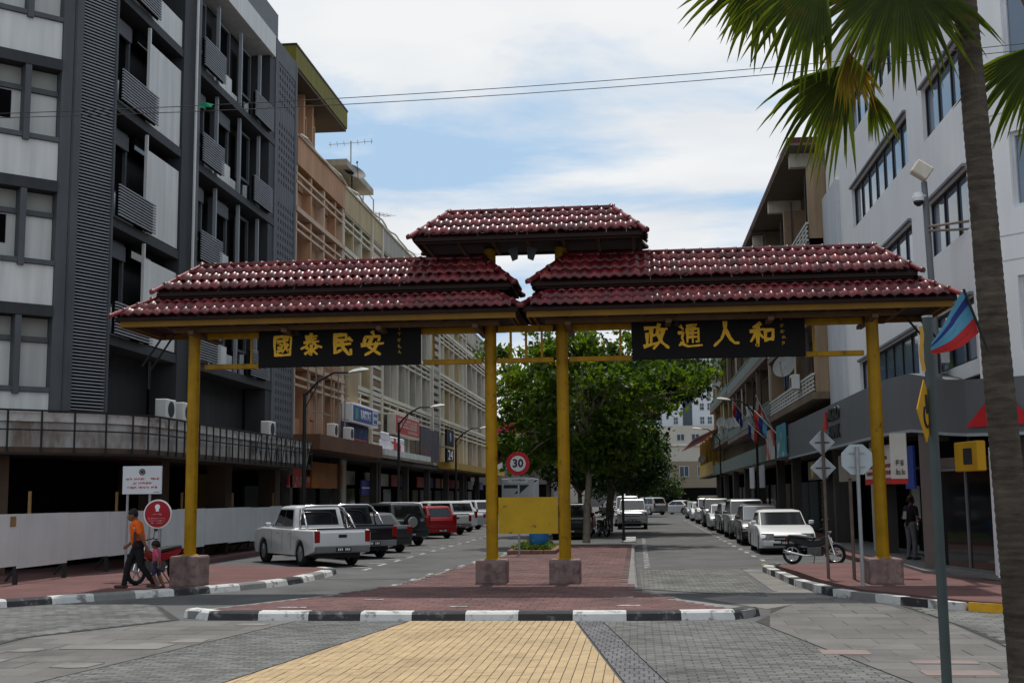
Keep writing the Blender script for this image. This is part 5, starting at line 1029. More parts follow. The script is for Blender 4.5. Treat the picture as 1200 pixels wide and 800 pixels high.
KIND = {  # L, W, H, wheel r, clearance, cowl x, cowl z, nose z, belt z, deck x (None = no deck), deck z, roof front x, roof rear x, tail glass base x
 'sedan': dict(L=4.75, W=1.82, H=1.47, r=.33, g=.2, cx=1.12, cz=.95, nz=.7, bz=.95, dx=-1.5, dz=1.02, rf=.12, rr=-1.05, tb=-1.75),
 'hatch': dict(L=4.1, W=1.7, H=1.6, r=.31, g=.2, cx=1.2, cz=.98, nz=.76, bz=1.0, dx=None, dz=0, rf=.3, rr=-1.6, tb=-2.0),
 'mpv': dict(L=4.4, W=1.75, H=1.68, r=.31, g=.2, cx=1.35, cz=1.02, nz=.8, bz=1.03, dx=None, dz=0, rf=.55, rr=-1.85, tb=-2.12),
 'suv': dict(L=4.6, W=1.82, H=1.8, r=.38, g=.28, cx=1.12, cz=1.1, nz=.95, bz=1.1, dx=None, dz=0, rf=.42, rr=-1.85, tb=-2.2),
 'pickup': dict(L=5.2, W=1.83, H=1.81, r=.38, g=.32, cx=1.3, cz=1.13, nz=1.04, bz=1.12, dx=-.85, dz=1.1, rf=.58, rr=-.6, tb=-.8),
 'van': dict(L=4.8, W=1.75, H=2.0, r=.33, g=.22, cx=1.95, cz=1.15, nz=.85, bz=1.15, dx=None, dz=0, rf=1.2, rr=-2.2, tb=-2.35)}
def smooth_angle(o, a=40):
    for p in o.data.polygons: p.use_smooth = True
    o.data.set_sharp_from_angle(angle=radians(a))
def make_car(name, label, kind, col, loc, heading, group, rollbar=False, spare=False, rack=None, glare_patch=False, front_plate=True):
    K = KIND[kind]; hl, w = K['L']/2, K['W']/2; t = thing(name, label, {'pickup': 'pickup truck', 'van': 'van', 'suv': 'car', 'sedan': 'car', 'hatch': 'car', 'mpv': 'car'}[kind], loc, heading, group, world=False)
    r, g = K['r'], K['g']; xf, xr = hl-.86, -hl+(1.15 if kind == 'pickup' else .86); ar = r+.06
    def arch(x): return [(x+ar*cos(a), r+ar*sin(a)*.98) for a in [pi-.25+(.5-pi)*k/9 for k in range(10)]]
    bot = [(-hl+.1, g+.12)]+[(xr-ar-.02, g)]+arch(xr)+[(xr+ar+.02, g), (xf-ar-.02, g)]+arch(xf)+[(xf+ar+.02, g), (hl-.12, g+.02)]
    top = [(hl-.02, g+.2), (hl, (g+K['nz'])/2+.06), (hl-.06, K['nz']-.08), (hl-.2, K['nz']+.02), ((hl+K['cx'])/2, (K['nz']+K['cz'])/2+.05), (K['cx']+.05, K['cz'])]
    if kind == 'pickup': top += [(K['tb']-.02, K['bz']), (K['tb']-.05, K['dz']), (-hl+.06, K['dz']), (-hl, K['dz']-.1), (-hl, g+.3)]
    elif K['dx'] is not None: top += [(K['dx'], K['bz']+.03), (K['dx']-.1, K['dz']), (-hl+.12, K['dz']-.02), (-hl, K['dz']-.15), (-hl+.02, g+.35)]
    else: top += [(-hl+.1, K['bz']), (-hl+.02, K['bz']-.1), (-hl, g+.4)]
    prof = bot+top; mz = .72
    def lay(y, s, sz): return [(x*s, y, mz+(z-mz)*sz if z > mz else z) for x, z in prof]
    mb = MB(); mb.loft([lay(-w, .985, .88), lay(-w+.035, .995, .95), lay(-w+.12, 1, 1), lay(w-.12, 1, 1), lay(w-.035, .995, .95), lay(w, .985, .88)]); body = mb.build('body', col, t, recalc=True, smooth=False, bevel=.022, seg=2); smooth_angle(body, 42)
    mb = MB(); mb.box(-hl+.3, hl-.3, -w+.22, w-.22, g-.06, g+.14); mb.build('underbody', plastic, t)
    # cabin
    b0, b1, zb = K['tb'], K['cx']+.02, K['bz']-.04; r0, r1, H = K['rr'], K['rf'], K['H']; wb, wr = w-.06, w-.21
    base = [(b1, -wb*.94, zb), (b1, wb*.94, zb), (b0, wb*.97, zb), (b0, -wb*.97, zb)]; mid = [(b1-.0+(r1-b1)*.93, -wr-.03, H-.09), (b1+(r1-b1)*.93, wr+.03, H-.09), (b0+(r0-b0)*.93, wr+.03, H-.09), (b0+(r0-b0)*.93, -wr-.03, H-.09)]
    rt_ = [(r1-.1, -wr+.1, H), (r1-.1, wr-.1, H), (r0+.1, wr-.1, H), (r0+.1, -wr+.1, H)]
    rt0 = [(r1-.02, -wr+.03, H-.035), (r1-.02, wr-.03, H-.035), (r0+.02, wr-.03, H-.035), (r0+.02, -wr+.03, H-.035)]; rt_ = [(r1-.35, -wr+.22, H), (r1-.35, wr-.22, H), (r0+.3, wr-.22, H), (r0+.3, -wr+.22, H)]
    mb = MB(); mb.loft([base, mid, rt0, rt_]); smooth_angle(mb.build('cabin', col, t, bevel=.06, seg=3))
    def bil(c, s, q): a = Vector(c[0]).lerp(Vector(c[1]), s); b = Vector(c[3]).lerp(Vector(c[2]), s); return a.lerp(b, q)
    def pane(nm, c, s0, s1, q0, q1, m=glassd, sh0=0, sh1=0, off=.012):
        pts = [bil(c, s0, q0), bil(c, s1, q0), bil(c, s1-sh1, q1), bil(c, s0+sh0, q1)]; n = (pts[1]-pts[0]).cross(pts[3]-pts[0]).normalized()
        cen = sum((Vector(p) for p in base+mid), Vector())/8
        if n.dot(pts[0]-cen) < 0: n = -n
        mb = MB(); mb.loft([[p+n*.004 for p in pts], [p+n*off for p in pts]]); return mb.build(nm, m, t)
    pane('windscreen', [base[0], base[1], mid[1], mid[0]], .03, .97, .04, .98, glassw); pane('rear_window', [base[2], base[3], mid[3], mid[2]], .1, .9, .22 if kind != 'pickup' else .2, .93)
    nside = 3 if kind in ('mpv', 'suv', 'van') else 2
    for sgn, c in ((1, [base[1], base[2], mid[2], mid[1]]), (-1, [base[0], base[3], mid[3], mid[0]])):
        for k in range(nside):
            s0, s1 = .05+.9*k/nside+(.07 if k == 0 else .015), .05+.9*(k+1)/nside-.015
            pane('side_window', c, s0, s1, .14, .93, sh0=(-.02 if k == 0 else 0), sh1=0)
        d = pane('mirror_base', c, .04, .07, .1, .2, plastic); mb = MB(); y = sgn*(w+.1); mb.box(b1-.32, b1-.2, min(y-sgn*.12, y+sgn*.06), max(y-sgn*.12, y+sgn*.06), zb+.06, zb+.2); mb.build('mirror', col, t, bevel=.03)
        for k in range(2 if kind != 'van' else 1): x = K['cx']-.95-k*1.0; mb = MB(); y = sgn*(w+.005); mb.box(x-.09, x+.09, min(y, y+sgn*.02), max(y, y+sgn*.02), zb-.12, zb-.08); mb.build('door_handle', chrome, t)
        for x in ((K['cx']-.35, K['cx']-1.3) if kind != 'van' else (K['cx']-.6, K['cx']-1.5))+((K['tb']+.05,) if kind == 'pickup' else ()):
            mb = MB(); y = sgn*(w+.001); mb.box(x-.008, x+.008, min(y-sgn*.05, y+sgn*.003), max(y-sgn*.05, y+sgn*.003), g+.16, zb-.06); mb.build('door_seam', plastic, t)
    # ends
    for s in (-1, 1):
        mb = MB(); y0, y1 = sorted((s*(w-.05), s*(w-.46))); mb.loft([[(hl-.10, y0, K['nz']-.2), (hl-.10, y1, K['nz']-.2), (hl-.2, y1, K['nz']-.02), (hl-.2, y0, K['nz']-.02)], [(hl+.008, y0, K['nz']-.2), (hl+.008, y1, K['nz']-.2), (hl-.10, y1, K['nz']+.0), (hl-.16, y0, K['nz']+.0)]]); hlm = mb.build('headlight', headl, t); mb = MB(); mb.tube([(hl-.12, s*(w-.24), K['nz']-.1), (hl+.0, s*(w-.24), K['nz']-.12)], [.03, .075], 14); mb.build('bulb', chrome, hlm)
        mb = MB(); tz0, tz1 = {'pickup': (.72, 1.06), 'sedan': (.72, .96), 'suv': (.8, 1.2), 'hatch': (.75, 1.15), 'mpv': (.8, 1.35), 'van': (.75, 1.2)}[kind]; y0, y1 = sorted((s*(w-.03), s*(w-.2))); mb.box(-hl-.012, -hl+.12, y0, y1, tz0, tz1); mb.build('tail_light', taill, t, bevel=.015)
    mb = MB(); mb.box(hl-.06, hl+.012, -w*.5, w*.5, K['nz']-.26, K['nz']-.08); gr = mb.build('grille', plastic, t); mb = MB(); mb.box(hl+.013, hl+.02, -w*.5, w*.5, K['nz']-.19, K['nz']-.15); mb.build('grille_bar', chrome, gr)
    mb = MB(); mb.box(hl-.14, hl+.05, -w+.1, w-.1, g+.08, g+.26); mb.build('front_bumper', col if kind != 'van' else plastic, t, bevel=.04, seg=2); mb = MB(); mb.box(hl+.03, hl+.056, -w*.55, w*.55, g+.1, g+.18); mb.build('air_intake', plastic, t)
    mb = MB(); mb.box(-hl-.07, -hl+.1, -w+.06, w-.06, g+.1, g+.3); mb.build('rear_bumper', (mat('bumper_grey', (.16, .16, .165), .5) if kind == 'pickup' else col), t, bevel=.035, seg=2)
    for x, s in ((hl+.062, 1), (-hl-.078, -1)):
        mb = MB(); mb.box(min(x, x+.01*s), max(x, x+.01*s), -.24, .24, g+.14, g+.26); p = mb.build('number_plate', platem, t); mb = MB(); [mb.box(x+.011*s-.002, x+.011*s+.002, -.2+q*.058, -.165+q*.058, g+.165, g+.235) for q in range(7) if q != 3]; mb.build('plate_characters', white, p)
    for x in (xf, xr):
        for s in (-1, 1):
            o = bpy.data.objects.new('wheel', WH[r][0]); COL.objects.link(o); o.parent = t; o.location = (x, s*(w-.13), r); q = bpy.data.objects.new('rim', WH[r][1]); COL.objects.link(q); q.parent = o
            mb = MB(); mb.box(x-r-.02, x+r+.02, min(s*(w-.3), s*(w-.45)), max(s*(w-.3), s*(w-.45)), r*.6, r*2+.04); mb.build('wheel_well', voidm, t)
    if kind == 'pickup':
        mb = MB(); mb.box(-hl+.08, K['tb']-.1, -w+.16, w-.16, K['dz']-.02, K['dz']+.006); mb.build('bed', voidm, t)
        mb = MB(); mb.box(-hl+.05, -hl+.1, -w+.13, w-.13, K['dz']+.001, K['dz']+.03); tg = mb.build('tailgate_cap', plastic, t); mb = MB(); mb.box(-hl-.012, -hl-.001, -.13, .13, .86, .95); mb.build('tailgate_handle', plastic, tg)
        if rollbar:
            mb = MB()
            for x in (K['tb']-.25,): mb.tube([(x-.1, -w+.14, K['dz']), (x, -w+.22, H-.12), (x+.05, -w+.4, H-.03), (x+.05, w-.4, H-.03), (x, w-.22, H-.12), (x-.1, w-.14, K['dz'])], .038, 8)
            for s in (-1, 1): mb.tube([(K['tb']-.23, s*(w-.26), H-.14), (K['tb']-.6, s*(w-.18), H-.36), (K['tb']-.95, s*(w-.14), K['dz'])], .036, 8)
            mb.build('roll_bar', chrome, t, smooth=True)
    if spare:
        mb = MB(); mb.tube([(-hl-.04, 0, 1.0), (-hl-.22, 0, 1.0)], [.34, .36], 24); sw = mb.build('spare_wheel', rubber, t); mb = MB(); mb.tube([(-hl-.221, 0, 1.0), (-hl-.235, 0, 1.0)], [.22, .2], 20); mb.build('rim', rimm, sw)
    if rack:
        mb = MB()
        for s in (-1, 1): mb.tube([(r0+.15, s*(wr-.05), H+.08), (r1-.2, s*(wr-.05), H+.08)], .025, 6)
        for k in range(4): x = r0+.3+(r1-r0-.6)*k/3; mb.tube([(x, -wr+.05, H+.07), (x, wr-.05, H+.07)], .02, 6)
        mb.box(r0+.4, r1-.5, -wr+.1, wr-.1, H+.09, H+.15); mb.build('roof_rack', rack, t)
    if glare_patch:  # painted reflection patch on the windscreen, drawn only on request
        pts = [base[0], base[1], mid[1], mid[0]]; mb = MB(); cc = [bil(pts, .3+.22*cos(a), .5+.36*sin(a)) for a in [2*pi*k/18 for k in range(18)]]; n = Vector((1, 0, .6)).normalized(); mb.loft([[p+n*.013 for p in cc], [p+n*.02 for p in cc]]); mb.build('glare_patch', mat('windscreen_reflection', (.3, .33, .35), .35, .3, 6, metal=.3), t)
    return t
W_ = cpaint('white', (.62, .63, .63)); BLK = cpaint('black', (.008, .008, .009)); RED = cpaint('red', (.28, .012, .014)); SIL = cpaint('silver', (.42, .43, .44), .3); GRN = cpaint('dark_green_grey', (.028, .035, .035)); DG = cpaint('charcoal', (.03, .031, .034)); GRY = cpaint('grey', (.16, .165, .17), .3)
def at_wheel(kind, px, py, hd):  # centre of a car whose right rear wheel stands at px, py
    K = KIND[kind]; h = Vector((cos(hd), sin(hd))); r_ = Vector((h.y, -h.x)); xr = -K['L']/2+(1.15 if kind == 'pickup' else .86); return Vector((px, py))-h*xr-r_*(K['W']/2-.1)
HD = radians(127)
for kind, px, py, col, nm, lb, kw in (
    ('pickup', -8.75, 37.0, W_, 'parked_pickup', 'white double-cab pickup with chrome roll bar, nearest on the left', dict(rollbar=True)),
    ('pickup', -8.85, 41.6, BLK, 'parked_pickup', 'black pickup parked right behind the nearest white one', dict(rollbar=True)),
    ('sedan', -8.95, 45.6, DG, 'parked_car', 'dark low car between the black pickup and the spare-wheel off-roader', {}),
    ('suv', -9.4, 52.0, GRN, 'parked_car', 'dark green off-roader with spare wheel on its tailgate', dict(spare=True)),
    ('hatch', -9.5, 60.6, RED, 'parked_car', 'red hatchback in the left parking row', {}),
    ('pickup', -9.7, 66.4, W_, 'parked_pickup', 'white pickup just behind the red hatchback', {}),
    ('suv', -9.9, 71.5, W_, 'parked_car', 'white off-roader behind the farther white pickup', {}),
    ('sedan', -10.1, 77.0, SIL, 'parked_car', 'silver car at the far end of the left row', {}),
    ('suv', -10.1, 84.0, W_, 'parked_car', 'last small white car visible in the left row', {})):
    c = at_wheel(kind, px, py, HD); make_car(nm, lb, kind, col, (c.x, c.y, 0), HD, 'vehicles parked at an angle on the left', **kw)
make_car('parked_car', 'white off-roader with tall roof behind the red hatchback', 'suv', W_, (-12.4, 61.2, 0), HD, 'vehicles parked at an angle on the left')
S = -pi/2
for kind, x, y, col, lb, kw in (
    ('sedan', 4.95, 43.9, W_, 'white saloon facing us behind the motorcycle, nearest on the right', {}),
    ('hatch', 4.9, 50.9, BLK, 'black hatchback right behind the white saloon', {}),
    ('suv', 5.0, 58.2, GRY, 'silver-grey off-roader, third in the right row', {}),
    ('hatch', 5.0, 65.2, DG, 'dark small car, fourth in the right row', {}),
    ('sedan', 4.95, 72.0, SIL, 'silver saloon, fifth in the right row', {}),
    ('suv', 5.0, 79.5, DG, 'dark off-roader, sixth in the right row', {}),
    ('suv', 5.0, 88, W_, 'white off-roader with loaded roof rack far right', dict(rack=mat('rack_load', (.4, .33, .25), .8))),
    ('sedan', 5.0, 97, W_, 'white car behind the roof-rack off-roader', {}),
    ('sedan', 5.0, 107, GRY, 'grey car last in the right row', {})):
    make_car('parked_car', lb, kind, col, (x, y, 0), S+random.uniform(-.02, .02), 'cars parked along the right kerb', **kw)
make_car('silver_pickup', 'silver pickup facing us on the left edge of the right lane', 'pickup', SIL, (-.35, 76.2, 0), S, None)
make_car('white_van', 'white van right behind the silver pickup', 'van', W_, (-.7, 83, 0), S, None)
make_car('parked_car', 'black people carrier seen from behind on the median parking', 'mpv', BLK, (-3.15, 58.8, 0), pi/2, 'cars parked on the median')
make_car('parked_car', 'dark red car beyond the black people carrier', 'hatch', RED, (-3.2, 66.5, 0), pi/2, 'cars parked on the median')
make_car('parked_car', 'white car farther along the median parking', 'sedan', W_, (-5.6, 72, 0), pi/2, 'cars parked on the median')
for k, (x, y, h, col, l) in enumerate(((1.0, 128, 2.2, SIL, 'silver car parked askew at the far crossing'), (4.2, 130, 2.4, W_, 'white car right of the askew silver one'), (-2.2, 124, 1.2, GRY, 'grey car left of the askew silver one'))): make_car('parked_car', l, 'sedan' if k else 'suv', col, (x, y, 0), h, 'cars at the far crossing')
make_car('parked_car', 'white hatchback beyond the speed limit sign', 'hatch', W_, (-8.6, 112, 0), 1.9, 'cars at the far crossing')
# grey lorry with a black zigzag mark
lo = thing('lorry', 'grey box lorry with black angular mark beyond the speed limit sign', 'lorry', (-10.6, 116, 0)); FLo = fy(113)
part(lo, 'box', mat('lorry_grey', (.36, .37, .38), .5, .1, 1), FLo, (-12.6, -9.6, -6, 0, 1.0, 3.7), bevel=.04); part(lo, 'chassis', plastic, FLo, (-12.4, -9.8, -8, -.1, .5, .98)); part(lo, 'cab', white, FLo, (-12.4, -9.8, -8.2, -6.1, .98, 3.0), bevel=.1)
mb = MB(); mb.v = [(-12.4, 112.98, 3.1), (-10.0, 112.98, 3.1), (-10.9, 112.98, 2.3), (-11.4, 112.98, 2.3), (-10.9, 112.98, 2.8), (-12.4, 112.98, 2.8)]; mb.f = [(0, 1, 2, 3, 4, 5)]; mb.build('black_mark', plastic, lo, recalc=False)
for x in (-12.2, -10.2):
    for y in (114.2, 119.5): mb = MB(); mb.tube([(x-.15, y, .45), (x+.15, y, .45)], .45, 18); mb.build('wheel', rubber, lo)
# ---------------------------------------------------------------- motorcycles
def ring(mb, c, R, r, n=28, m=8):
    rings = [[(c[0]+(R+r*cos(b))*cos(a), c[1]+r*1.1*sin(b), c[2]+(R+r*cos(b))*sin(a)) for b in [2*pi*j/m for j in range(m)]] for a in [2*pi*i/n for i in range(n+1)]]; mb.loft(rings, cap=False)
def motorcycle(label, loc, hd, col, group):
    t = thing('motorcycle', label, 'motorcycle', loc, hd, group, world=False)
    for x in (-.62, .62):
        mb = MB(); ring(mb, (x, 0, .29), .245, .048); w = mb.build('wheel', rubber, t, smooth=True); q = MB(); ring(q, (x, 0, .29), .195, .016, 24, 6); q.tube([(x, -.05, .29), (x, .05, .29)], .045, 10)
        for k in range(5): a = 2*pi*k/5+.3; q.bar((x, 0, .29), (x+.19*cos(a), 0, .29+.19*sin(a)), .03, .02, (0, 1, 0))
        q.build('rim', rimm, w)
        f = MB(); f.loft([[(x+.32*cos(a), -.06, .29+.32*sin(a)), (x+.335*cos(a), 0, .29+.335*sin(a)), (x+.32*cos(a), .06, .29+.32*sin(a)), (x+.31*cos(a), 0, .29+.31*sin(a))] for a in [.35+(2.0)*k/8 for k in range(9)]]); f.build('mudguard', plastic if x < 0 else col, t)
    mb = MB(); mb.loft([[(-.75, -.04, .72), (-.75, .04, .72), (-.75, .03, .8), (-.75, -.03, .8)], [(-.5, -.13, .6), (-.5, .13, .6), (-.5, .1, .76), (-.5, -.1, .76)], [(-.1, -.13, .5), (-.1, .13, .5), (-.1, .11, .68), (-.1, -.11, .68)], [(.2, -.11, .52), (.2, .11, .52), (.2, .09, .72), (.2, -.09, .72)], [(.42, -.08, .62), (.42, .08, .62), (.42, .07, .86), (.42, -.07, .86)]]); mb.build('fairing', col, t, bevel=.02)
    mb = MB(); mb.loft([[(-.72, -.07, .78), (-.72, .07, .78), (-.72, .06, .84), (-.72, -.06, .84)], [(-.4, -.13, .75), (-.4, .13, .75), (-.4, .11, .83), (-.4, -.11, .83)], [(.05, -.11, .69), (.05, .11, .69), (.05, .09, .77), (.05, -.09, .77)]]); mb.build('seat', plastic, t, bevel=.02)
    mb = MB(); mb.obox((.05, 0, .38), (.42, .24, .26)); mb.tube([(.1, -.13, .4), (.1, .13, .4)], .11, 12); mb.build('engine', mat('engine_grey', (.12, .12, .125), .45, .2, 9, metal=.5), t, bevel=.02)
    mb = MB(); mb.tube([(.12, -.16, .28), (-.2, -.18, .26), (-.62, -.19, .34), (-.82, -.19, .38)], [.022, .025, .05, .045], 8); mb.build('exhaust', chrome, t, smooth=True)
    mb = MB()
    for s in (-1, 1): mb.tube([(.62, s*.085, .29), (.46, s*.07, .84)], [.03, .022], 8)
    mb.tube([(.48, 0, .8), (.4, 0, .98)], .025, 8); mb.build('fork', chrome, t)
    mb = MB(); mb.tube([(.3, -.36, 1.0), (.36, -.22, 1.02), (.4, 0, .97), (.36, .22, 1.02), (.3, .36, 1.0)], .014, 8); hb = mb.build('handlebar', plastic, t)
    for s in (-1, 1): mb = MB(); mb.tube([(.36, s*.24, 1.02), (.38, s*.3, 1.2)], .008, 5); mb.disc((.38, s*.33, 1.23), .055, (1, 0, 0), .02, 12); mb.build('mirror', plastic, hb)
    mb = MB(); mb.tube([(.44, 0, .88), (.53, 0, .86)], [.07, .09], 14); mb.build('headlight', headl, t); mb = MB(); mb.box(-.8, -.74, -.07, .07, .68, .76); mb.build('tail_light', taill, t); mb = MB(); mb.tube([(.0, .14, .3), (-.1, .3, .02)], .012, 6); mb.build('side_stand', blackst, t); return t
motorcycle('black motorcycle parked side-on in front of the white saloon', (4.95, 35.7, .0), radians(-24), plastic, 'motorcycles')
motorcycle('red motorcycle standing behind the man in orange', (-10.95, 27.1, .135), radians(246), RED, 'motorcycles')
motorcycle('motorcycle parked beside the black people carrier', (-1.75, 60.5, 0), radians(-70), DG, 'motorcycles'); motorcycle('farther motorcycle under the median tree', (-1.6, 62.2, 0), radians(-80), BLK, 'motorcycles')
# ================================================================ street furniture
def post(parent, x, y, z0, z1, r, m, name='post', n=10): mb = MB(); mb.tube([(x, y, z0), (x, y, z1)], r, n); return mb.build(name, m, parent)
def marks(parent, rows, m, y, name='lettering', seed=1):
    """rows of small word-like marks on a board facing the camera: (x0, x1, z, height)"""
    rr = random.Random(seed); mb = MB()
    for x0, x1, z, h in rows:
        x = x0
        while x < x1-.01:
            w = rr.uniform(.35, .8)*h
            if rr.random() < .85:
                mb.box(x, x+w*.25, y-.004, y, z, z+h); mb.box(x+w*.25, x+w, y-.004, y, z+rr.choice((0, h*.4, h*.75)), z+rr.choice((0, h*.4, h*.75))*.0+rr.choice((h*.25, h*.65, h)))
            x += w+h*.22
    return mb.build(name, m, parent, recalc=False)
nb = thing('notice_board', 'white notice board on two posts above the hoarding', 'notice board', (-11.7, 28, .13))
for x in (-12.1, -11.55): post(nb, x, 28.04, .13, 2.75, .03, steelg)
mb = MB(); mb.box(-12.2, -11.24, 27.96, 28.0, 2.16, 2.82); mb.build('board', mat('notice_white', (.56, .59, .62), .5, .04, 2), nb)
mb = MB(); ring(mb, (-11.72, 27.955, 2.68), .065, .012, 18, 5); mb.obox((-11.72, 27.953, 2.68), (.07, .008, .07)); mb.build('emblem', plastic, nb)
marks(nb, ((-12.12, -11.3, 2.49, .05), (-11.98, -11.46, 2.39, .05), (-12.08, -11.36, 2.29, .05)), redp, 27.958, seed=3); marks(nb, ((-11.42, -11.28, 2.19, .025),), plastic, 27.958, seed=4)
rs_ = thing('round_sign', 'red disc sign with white rim and emblem behind the child', 'sign', (-10.72, 26.6, .135)); post(rs_, -10.72, 26.65, .13, 1.75, .035, steelg)
mb = MB(); mb.disc((-10.76, 26.6, 1.7), .325, (0, 1, 0), .02, 32); mb.build('rim', white, rs_); mb = MB(); mb.disc((-10.76, 26.585, 1.7), .295, (0, 1, 0), .02, 32); mb.build('face', mat('sign_deep_red', (.30, .012, .018), .5), rs_)
mb = MB(); mb.disc((-10.76, 26.572, 1.86), .06, (0, 1, 0), .006, 14); mb.obox((-10.76, 26.57, 1.79), (.07, .006, .06)); mb.build('emblem', white, rs_); marks(rs_, ((-10.86, -10.66, 1.68, .035), (-10.97, -10.56, 1.59, .025), (-10.95, -10.58, 1.54, .025), (-10.9, -10.62, 1.49, .025)), mat('faded_pink', (.5, .3, .3), .6), 26.573, seed=6)
s30 = thing('speed_limit_sign', 'round red-ringed speed limit sign reading 30 on the median', 'sign', (-3.8, 39, .14)); post(s30, -3.8, 39.05, .14, 3.1, .035, steelg)
mb = MB(); mb.disc((-3.81, 39, 3.06), .38, (0, 1, 0), .02, 32); mb.build('ring', mat('sign_signal_red', (.36, .012, .016), .5), s30); mb = MB(); mb.disc((-3.81, 38.985, 3.06), .25, (0, 1, 0), .02, 32); mb.build('face', mat('sign_face_white', (.5, .52, .54), .6), s30); lettering('30', .36, plastic, s30, (-3.81, 38.972, 3.06), (1, 0, 0), bold=.012)
mb = MB(); mb.box(-4.12, -3.5, 38.98, 39.0, 2.45, 2.62); mb.build('sub_plate', mat('sub_plate_grey', (.3, .33, .34), .6), s30); marks(s30, ((-4.05, -3.58, 2.5, .06),), plastic, 38.977, seed=8)
def diamond(parent, c, h, m, ang=0, t=.012):
    M = Matrix.Rotation(ang, 3, 'Z'); mb = MB(); P_ = [(0, -t, -h), (h, -t, 0), (0, -t, h), (-h, -t, 0)]; Q_ = [(x, t, z) for x, _, z in P_]
    mb.loft([[tuple(Vector(c)+M @ Vector(p)) for p in P_], [tuple(Vector(c)+M @ Vector(p)) for p in Q_]]); return mb.build('sign_plate', m, parent, bevel=.01)
ds = thing('diamond_signs', 'post with two grey diamond sign backs one above the other', 'sign', (4.17, 27.93, .135)); post(ds, 4.17, 27.9, .13, 3.42, .035, mat('rusty_post', (.12, .095, .08), .7, .3, 4))
for z in (3.14, 2.57): diamond(ds, (4.16, 27.96, z), .29, alum); mb = MB(); mb.box(4.0, 4.32, 27.925, 27.945, z-.012, z+.012); mb.build('brace', blackst, ds)
mb = MB(); mb.loft([[(4.17, 27.9, 3.42), (4.26, 27.9, 3.42), (4.22, 27.9, 3.62)], [(4.17, 27.92, 3.42), (4.26, 27.92, 3.42), (4.22, 27.92, 3.62)]]); mb.build('red_tip', redp, ds)
oc = thing('octagon_sign', 'pale octagonal sign seen from behind, beside the right gate post', 'sign', (4.45, 25.6, .135)); post(oc, 4.5, 25.57, .13, 2.95, .04, steelg)
mb = MB(); o8 = [(.335*cos(pi/8+k*pi/4), .335*sin(pi/8+k*pi/4)) for k in range(8)]; mb.loft([[(4.5+x, 25.62, 2.69+z) for x, z in o8], [(4.5+x, 25.645, 2.69+z) for x, z in o8]]); mb.build('sign_plate', mat('octagon_back', (.38, .43, .45), .45, .08, 4), oc)
for z in (2.82, 2.54): mb = MB(); mb.box(4.34, 4.66, 25.6, 25.618, z-.012, z+.012); mb.build('brace', steelg, oc)
rpst = thing('bare_post', 'rusty bare post between the diamond and octagon signs', 'post', (4.68, 27.6, .135)); post(rpst, 4.68, 27.6, .13, 2.3, .038, MATS['rusty_post'])
mb = MB(); mb.tube([(4.68, 27.6, 2.3), (4.68, 27.6, 2.33)], [.045, .03], 10); mb.build('cap', blackst, rpst)
yp = thing('sign_pole', 'grey-green pole with yellow diamond seen edge-on, right foreground', 'sign', (3.12, 13.2, 0)); post(yp, 3.12, 13.2, 0, 3.85, .053, mat('grey_green_paint', (.065, .085, .083), .5, .12, 3, streak=.2), n=16); mb = MB(); mb.tube([(3.12, 13.2, 3.85), (3.12, 13.2, 3.87)], .057, 16); mb.build('cap', alum, yp)
aY = radians(63); diamond(yp, (3.02, 13.08, 2.85), .335, mat('sign_bright_yellow', (.58, .30, .01), .5, .06, 3), aY, .006)
Ms = Matrix.Rotation(aY, 3, 'Z'); mb = MB(); 
for a0 in range(14): 
    a, b = pi*.75+a0*.28, pi*.75+(a0+1)*.28; mb.bar(tuple(Vector((3.03, 13.1, 2.8))+Ms @ Vector((.12*cos(a), -.012, .12*sin(a)))), tuple(Vector((3.03, 13.1, 2.8))+Ms @ Vector((.12*cos(b), -.012, .12*sin(b)))), .02, .02)
mb.bar(tuple(Vector((3.03, 13.1, 2.82))+Ms @ Vector((0, -.012, .0))), tuple(Vector((3.03, 13.1, 3.02))+Ms @ Vector((-.02, -.012, 0))), .02, .03); mb.build('symbol', plastic, yp)
mb = MB(); mb.loft([[(3.01+.012*sin(k*1.3), 13.12, 3.75-k*.08), (3.05+.012*sin(k*1.3), 13.12, 3.75-k*.08), (3.05+.012*sin(k*1.3), 13.126, 3.75-k*.08), (3.01+.012*sin(k*1.3), 13.126, 3.75-k*.08)] for k in range(7)]); mb.build('yellow_ribbon', mat('ribbon_yellow', (.5, .28, .05), .7), yp)
fg = thing('small_flag', 'hanging flag with blue, pale blue and red bands on a stick at the palm', 'flag', (3.5, 12.3, 3.4)); b, e = Vector((3.5, 12.38, 3.38)), Vector((3.27, 12.28, 4.0)); mb = MB(); mb.tube([b, e], .014, 6); mb.build('stick', blackst, fg)
# drooping cloth: stick edge to a low corner
cn = Vector((2.92, 12.25, 3.39)); top0, bot0 = e, b.lerp(e, .32)
for k, c in enumerate((flagc[3], flagc[1], flagc[3], flagc[3], flagc[0], flagc[0])):
    f0, f1 = k/6, (k+1)/6; mb = MB(); prev = None
    for s in range(9):
        q = s/8; p0 = top0.lerp(bot0, f0).lerp(cn+Vector((.0, 0, .07-.1*f0)), q); p1 = top0.lerp(bot0, f1).lerp(cn+Vector((0, 0, .07-.1*f1)), q); wv = Vector((0, .05*sin(q*6+k*.3)*(1-q*.3), -.05*sin(q*pi)*(.3+f1)))
        i = len(mb.v); mb.v += [tuple(p0+Vector((0, wv.y, -.05*sin(q*pi)*(.3+f0)))), tuple(p1+wv)]
        if prev is not None: mb.f.append((prev, prev+1, i+1, i))
        prev = i
    mb.build('band', c, fg, recalc=False, smooth=True)
